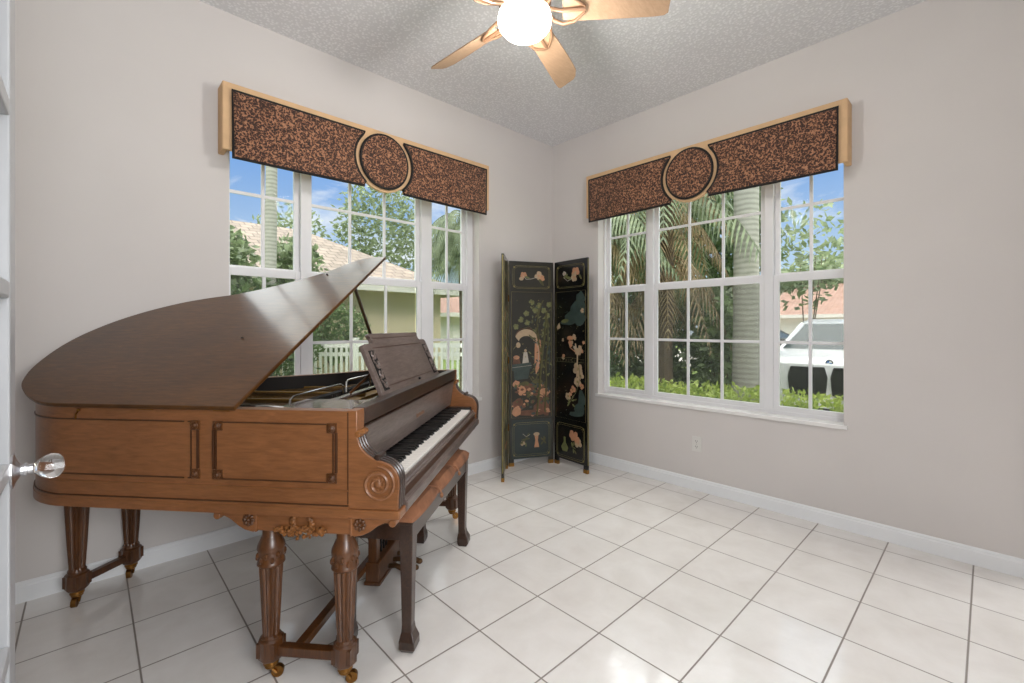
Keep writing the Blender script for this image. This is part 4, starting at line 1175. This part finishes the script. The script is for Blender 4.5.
for k in range(30): frond(m, (-.05,.03,2.9+.03*k), k*.83, 1.0, .30-.02*(k%10), .95, 22, .5, .03, 1.1, None, 300+k)
m.build('frond_crown', LEAF_P, ap, recalc=False)

# ---- white car on the drive
CARP = M('white_car_paint', rgb(236,237,238), .25, var=.02, coat=.6)
CARG = M('tinted_car_glass', rgb(62,72,76), .05, var=.2)
CARB = M('black_car_trim', rgb(24,25,27), .35, var=.2)
RUB = M('tyre_rubber', rgb(28,28,28), .8, var=.2)
HLM = M('headlight_lens', rgb(120,128,134), .1, .5, var=.3, scale=20)
def car(name, label, loc, rz, paint):
    t = thing(name, label, 'car', loc, rz, GROUPS['parked_car'])    # front at x=0, body runs to +x
    # sections: x, half width, z bottom, shoulder z, top z (hood or roof), half width on top
    S = [(0,.66,.36,.86,1.03,.58),(.06,.80,.30,.94,1.09,.70),(.25,.92,.26,.99,1.13,.80),(.7,.97,.24,1.02,1.16,.84),(1.25,.98,.24,1.04,1.18,.86),(1.6,.98,.24,1.05,1.19,.86),(2.6,.98,.24,1.06,1.16,.88),(3.8,.97,.26,1.06,1.16,.86),(4.5,.92,.34,1.02,1.14,.80),(4.68,.80,.42,.9,1.0,.70)]
    vs = []; n = 10
    for x, w, zb, zs, zt, wt in S:
        vs += [(x,-w*.92,zb),(x,-w,zb+.15),(x,-w,zs-.10),(x,-w*.97,zs),(x,-wt,zt),(x,wt,zt),(x,w*.97,zs),(x,w,zs-.10),(x,w,zb+.15),(x,w*.92,zb)]
    fs = [tuple(range(n)), tuple((len(S)-1)*n+i for i in range(n))]
    for k in range(len(S)-1):
        for i in range(n):
            j = (i+1) % n; fs.append((k*n+i,k*n+j,(k+1)*n+j,(k+1)*n+i))
    b = MB().add(vs, fs).build('body', paint, t, smooth=True, bevel=.01)
    G = [(1.55,.80,1.14,.80),(2.25,.64,1.62,.62),(2.8,.63,1.70,.60),(3.6,.62,1.67,.58),(4.15,.60,1.55,.56),(4.55,.74,1.13,.7)]
    vs = []
    for i, (x, w, z, wt) in enumerate(G): vs += [(x,-w,z),(x,w,z)]
    low = [(1.45,-.86,1.12),(1.45,.86,1.12),(4.6,-.80,1.12),(4.6,.80,1.12)]
    cab = MB()
    # roof skin and glass as separate parts
    cab.add([(2.22,-.60,1.62),(2.22,.60,1.62),(2.8,-.60,1.705),(2.8,.60,1.705),(3.6,-.58,1.68),(3.6,.58,1.68),(4.2,-.55,1.56),(4.2,.55,1.56),
             (2.22,-.63,1.58),(2.22,.63,1.58),(2.8,-.65,1.65),(2.8,.65,1.65),(3.6,-.63,1.62),(3.6,.63,1.62),(4.2,-.6,1.5),(4.2,.6,1.5)],
            [(0,1,3,2),(2,3,5,4),(4,5,7,6),(0,2,10,8),(2,4,12,10),(4,6,14,12),(1,3,11,9),(3,5,13,11),(5,7,15,13),(0,1,9,8)])
    for sg in (-1,1):
        cab.tube([(1.42,sg*.85,1.13),(2.22,sg*.62,1.60)], .045, 8); cab.tube([(2.95,sg*.66,1.66),(3.0,sg*.90,1.12)], .04, 8); cab.tube([(4.2,sg*.58,1.54),(4.6,sg*.78,1.12)], .06, 8)
    cab.build('roof', paint, b, smooth=True)
    MB().add([(1.45,-.82,1.18),(1.45,.82,1.18),(2.22,.60,1.60),(2.22,-.60,1.60)], [(0,1,2,3)]).build('windscreen', CARG, b)
    for sg in (-1,1):
        MB().add([(1.55,sg*.87,1.13),(4.55,sg*.82,1.12),(4.2,sg*.6,1.52),(2.8,sg*.645,1.66),(2.22,sg*.62,1.58)], [(0,1,2,3,4)]).build('side_window', CARG, b)
        # kidney grille half, headlight, lower intake
        y = sg*.25
        MB().prism([(y-.215,.62),(y-.235,.86),(y-.20,1.0),(y+.20,1.0),(y+.235,.86),(y+.215,.62),(y+.12,.57),(y-.12,.57)], lambda a,z:(-.035,a,z), lambda a,z:(.03,a,z)).build('grille', CARB, b, bevel=.01)
        MB().prism([(sg*.56,.88),(sg*.60,.96),(sg*.86,.98),(sg*.90,.90),(sg*.80,.86)], lambda a,z:(.00+.16*max(0,abs(a)-.55)*1.4,a,z), lambda a,z:(.30,a,z)).build('headlight', HLM, b)
        MB().prism([(sg*.52,.36),(sg*.54,.58),(sg*.84,.56),(sg*.88,.36)], lambda a,z:(-.012+.25*max(0,abs(a)-.5),a,z), lambda a,z:(.3,a,z)).build('air_intake', CARB, b)
        MB().tube([(1.75,sg*.92,1.14),(1.72,sg*1.05,1.18)], .03, 6).ball((1.70,sg*1.08,1.21),.10,10,7,(.6,1,.8)).build('mirror', paint, b, smooth=True)
        for x in (.92,3.75):
            w = MB(); w.lathe([(.20,-.11),(.33,-.11),(.36,-.07),(.36,.07),(.33,.11),(.20,.11)], (x,sg*.88,.36), 24, 'y'); wo = w.build('wheel', RUB, b, smooth=True)
            MB().lathe([(.05,-.115),(.21,-.09),(.21,.09),(.05,.115)], (x,sg*.88,.36), 12, 'y').build('rim', HLM, wo)
    MB().box((-.01,-.52,.30),(.2,.52,.44)).build('front_bumper', CARB, b, bevel=.02)
    e = MB(); e.mi = 0; e.lathe([(.045,0),(.045,.016),(.03,.018),(.03,.017)], (.018,0,1.06), 20, 'x')
    em = e.build('emblem', CARB, b)
    for k in range(4):
        s_ = MB(); a0 = k*PI/2
        pts = [(0,0)]+[(.030*math.cos(a0+i*PI/12),.030*math.sin(a0+i*PI/12)) for i in range(7)]
        s_.prism(pts, lambda y,z:(.014,y,1.06+z), lambda y,z:(.03,y,1.06+z)); s_.build('emblem_quarter', [M('emblem_blue', rgb(60,120,190), .3), CARP][k % 2], em)
    return t
car('parked_car', 'white parked car facing the right-hand window, with black double grille', (3.98,-1.50,GZ+.006), R(6), CARP)
car('parked_car', 'dark parked car further back, left of the white car', (13.9,.6,GZ+.006), R(75), CARB)

# ------------------------------------------------------------------ light
w = bpy.data.worlds.new('sky'); bpy.context.scene.world = w; w.use_nodes = True
nt = w.node_tree; bg = nt.nodes['Background']
tc = nd(nt, 'ShaderNodeTexCoord'); sx = nd(nt, 'ShaderNodeSeparateXYZ'); nt.links.new(tc.outputs['Generated'], sx.inputs[0])
base = ramp(nt, sx.outputs['Z'], [(0, rgb(222,232,242)), (.12, rgb(190,214,242)), (.33, rgb(124,170,234)), (.5, rgb(200,214,232)), (.7, rgb(240,238,232))])
mp = nd(nt, 'ShaderNodeMapping'); mp.inputs['Scale'].default_value = (1,1,3.2); nt.links.new(tc.outputs['Generated'], mp.inputs['Vector'])
cl_ = ramp(nt, noise(nt, mp.outputs['Vector'], 3.2, 7, .6, .5), [(.50, (0,0,0,1)), (.68, (1,1,1,1))])
mx = nd(nt, 'ShaderNodeMix', data_type='RGBA'); nt.links.new(cl_, mx.inputs[0]); nt.links.new(base, mx.inputs[6]); mx.inputs[7].default_value = (1.05,1.05,1.08,1)
nt.links.new(mx.outputs[2], bg.inputs['Color'])
zen = nd(nt, 'ShaderNodeMapRange'); zen.interpolation_type = 'SMOOTHSTEP'     # overhead sky, out of view, boosted to add daylight indoors
nt.links.new(sx.outputs['Z'], zen.inputs[0]); zen.inputs[1].default_value = .38; zen.inputs[2].default_value = .7
zen.inputs[3].default_value = 1.05; zen.inputs[4].default_value = 6.8
nt.links.new(zen.outputs[0], bg.inputs['Strength'])
def light(name, kind, loc, rot, energy, col=(1,1,1), size=1, sy=None):
    l = bpy.data.lights.new(name, kind); l.energy = energy; l.color = col
    if kind == 'AREA':
        l.size = size
        if sy: l.shape = 'RECTANGLE'; l.size_y = sy
    elif kind == 'SUN': l.angle = size
    else: l.shadow_soft_size = size; l.specular_factor = .05
    o = bpy.data.objects.new(name, l); C.objects.link(o); o.location = loc; o.rotation_euler = rot; return o
light('sun', 'SUN', (0,0,10), (R(46),0,R(-42)), 1.2, (1,.96,.9), R(14))
light('fan_lamp', 'POINT', (FX,FY,2.45), (0,0,0), 27, (1,.955,.91), .09)
light('bounce_fill', 'AREA', (-3.6,-3.3,1.9), (R(180),0,0), 20, (.97,.985,1), 1.0, 1.0)  # unseen fill aimed at the ceiling, added for soft bounced room light
light('rear_fill', 'AREA', (-3.55,-4.7,1.6), (R(88),0,R(4)), 6, (.97,.985,1), 1.4, 1.8)  # unseen fill at the back of the room, added to brighten it
light('flash_fill', 'AREA', (-3.15,-4.1,1.6), (R(86),0,R(15)), 58, (.97,.985,1), .9, .9)  # unseen fill behind the camera, added to lift piano and left side

# ------------------------------------------------------------------ camera
cam = bpy.data.cameras.new('camera'); co = bpy.data.objects.new('camera', cam); C.objects.link(co)
F = 448.83
cam.sensor_width = 36; cam.lens = F/1024*36
cam.shift_y = (327.63-341.5)/1024*-1*-1
cam.clip_start = .05; cam.clip_end = 300
co.location = (-3.37285,-2.99791,1.239374)
co.rotation_euler = (R(90), 0, .816088-PI/2)
bpy.context.scene.camera = co
vs_ = bpy.context.scene.view_settings
vs_.view_transform = 'Standard'; vs_.look = 'None'; vs_.exposure = 0; vs_.gamma = 1
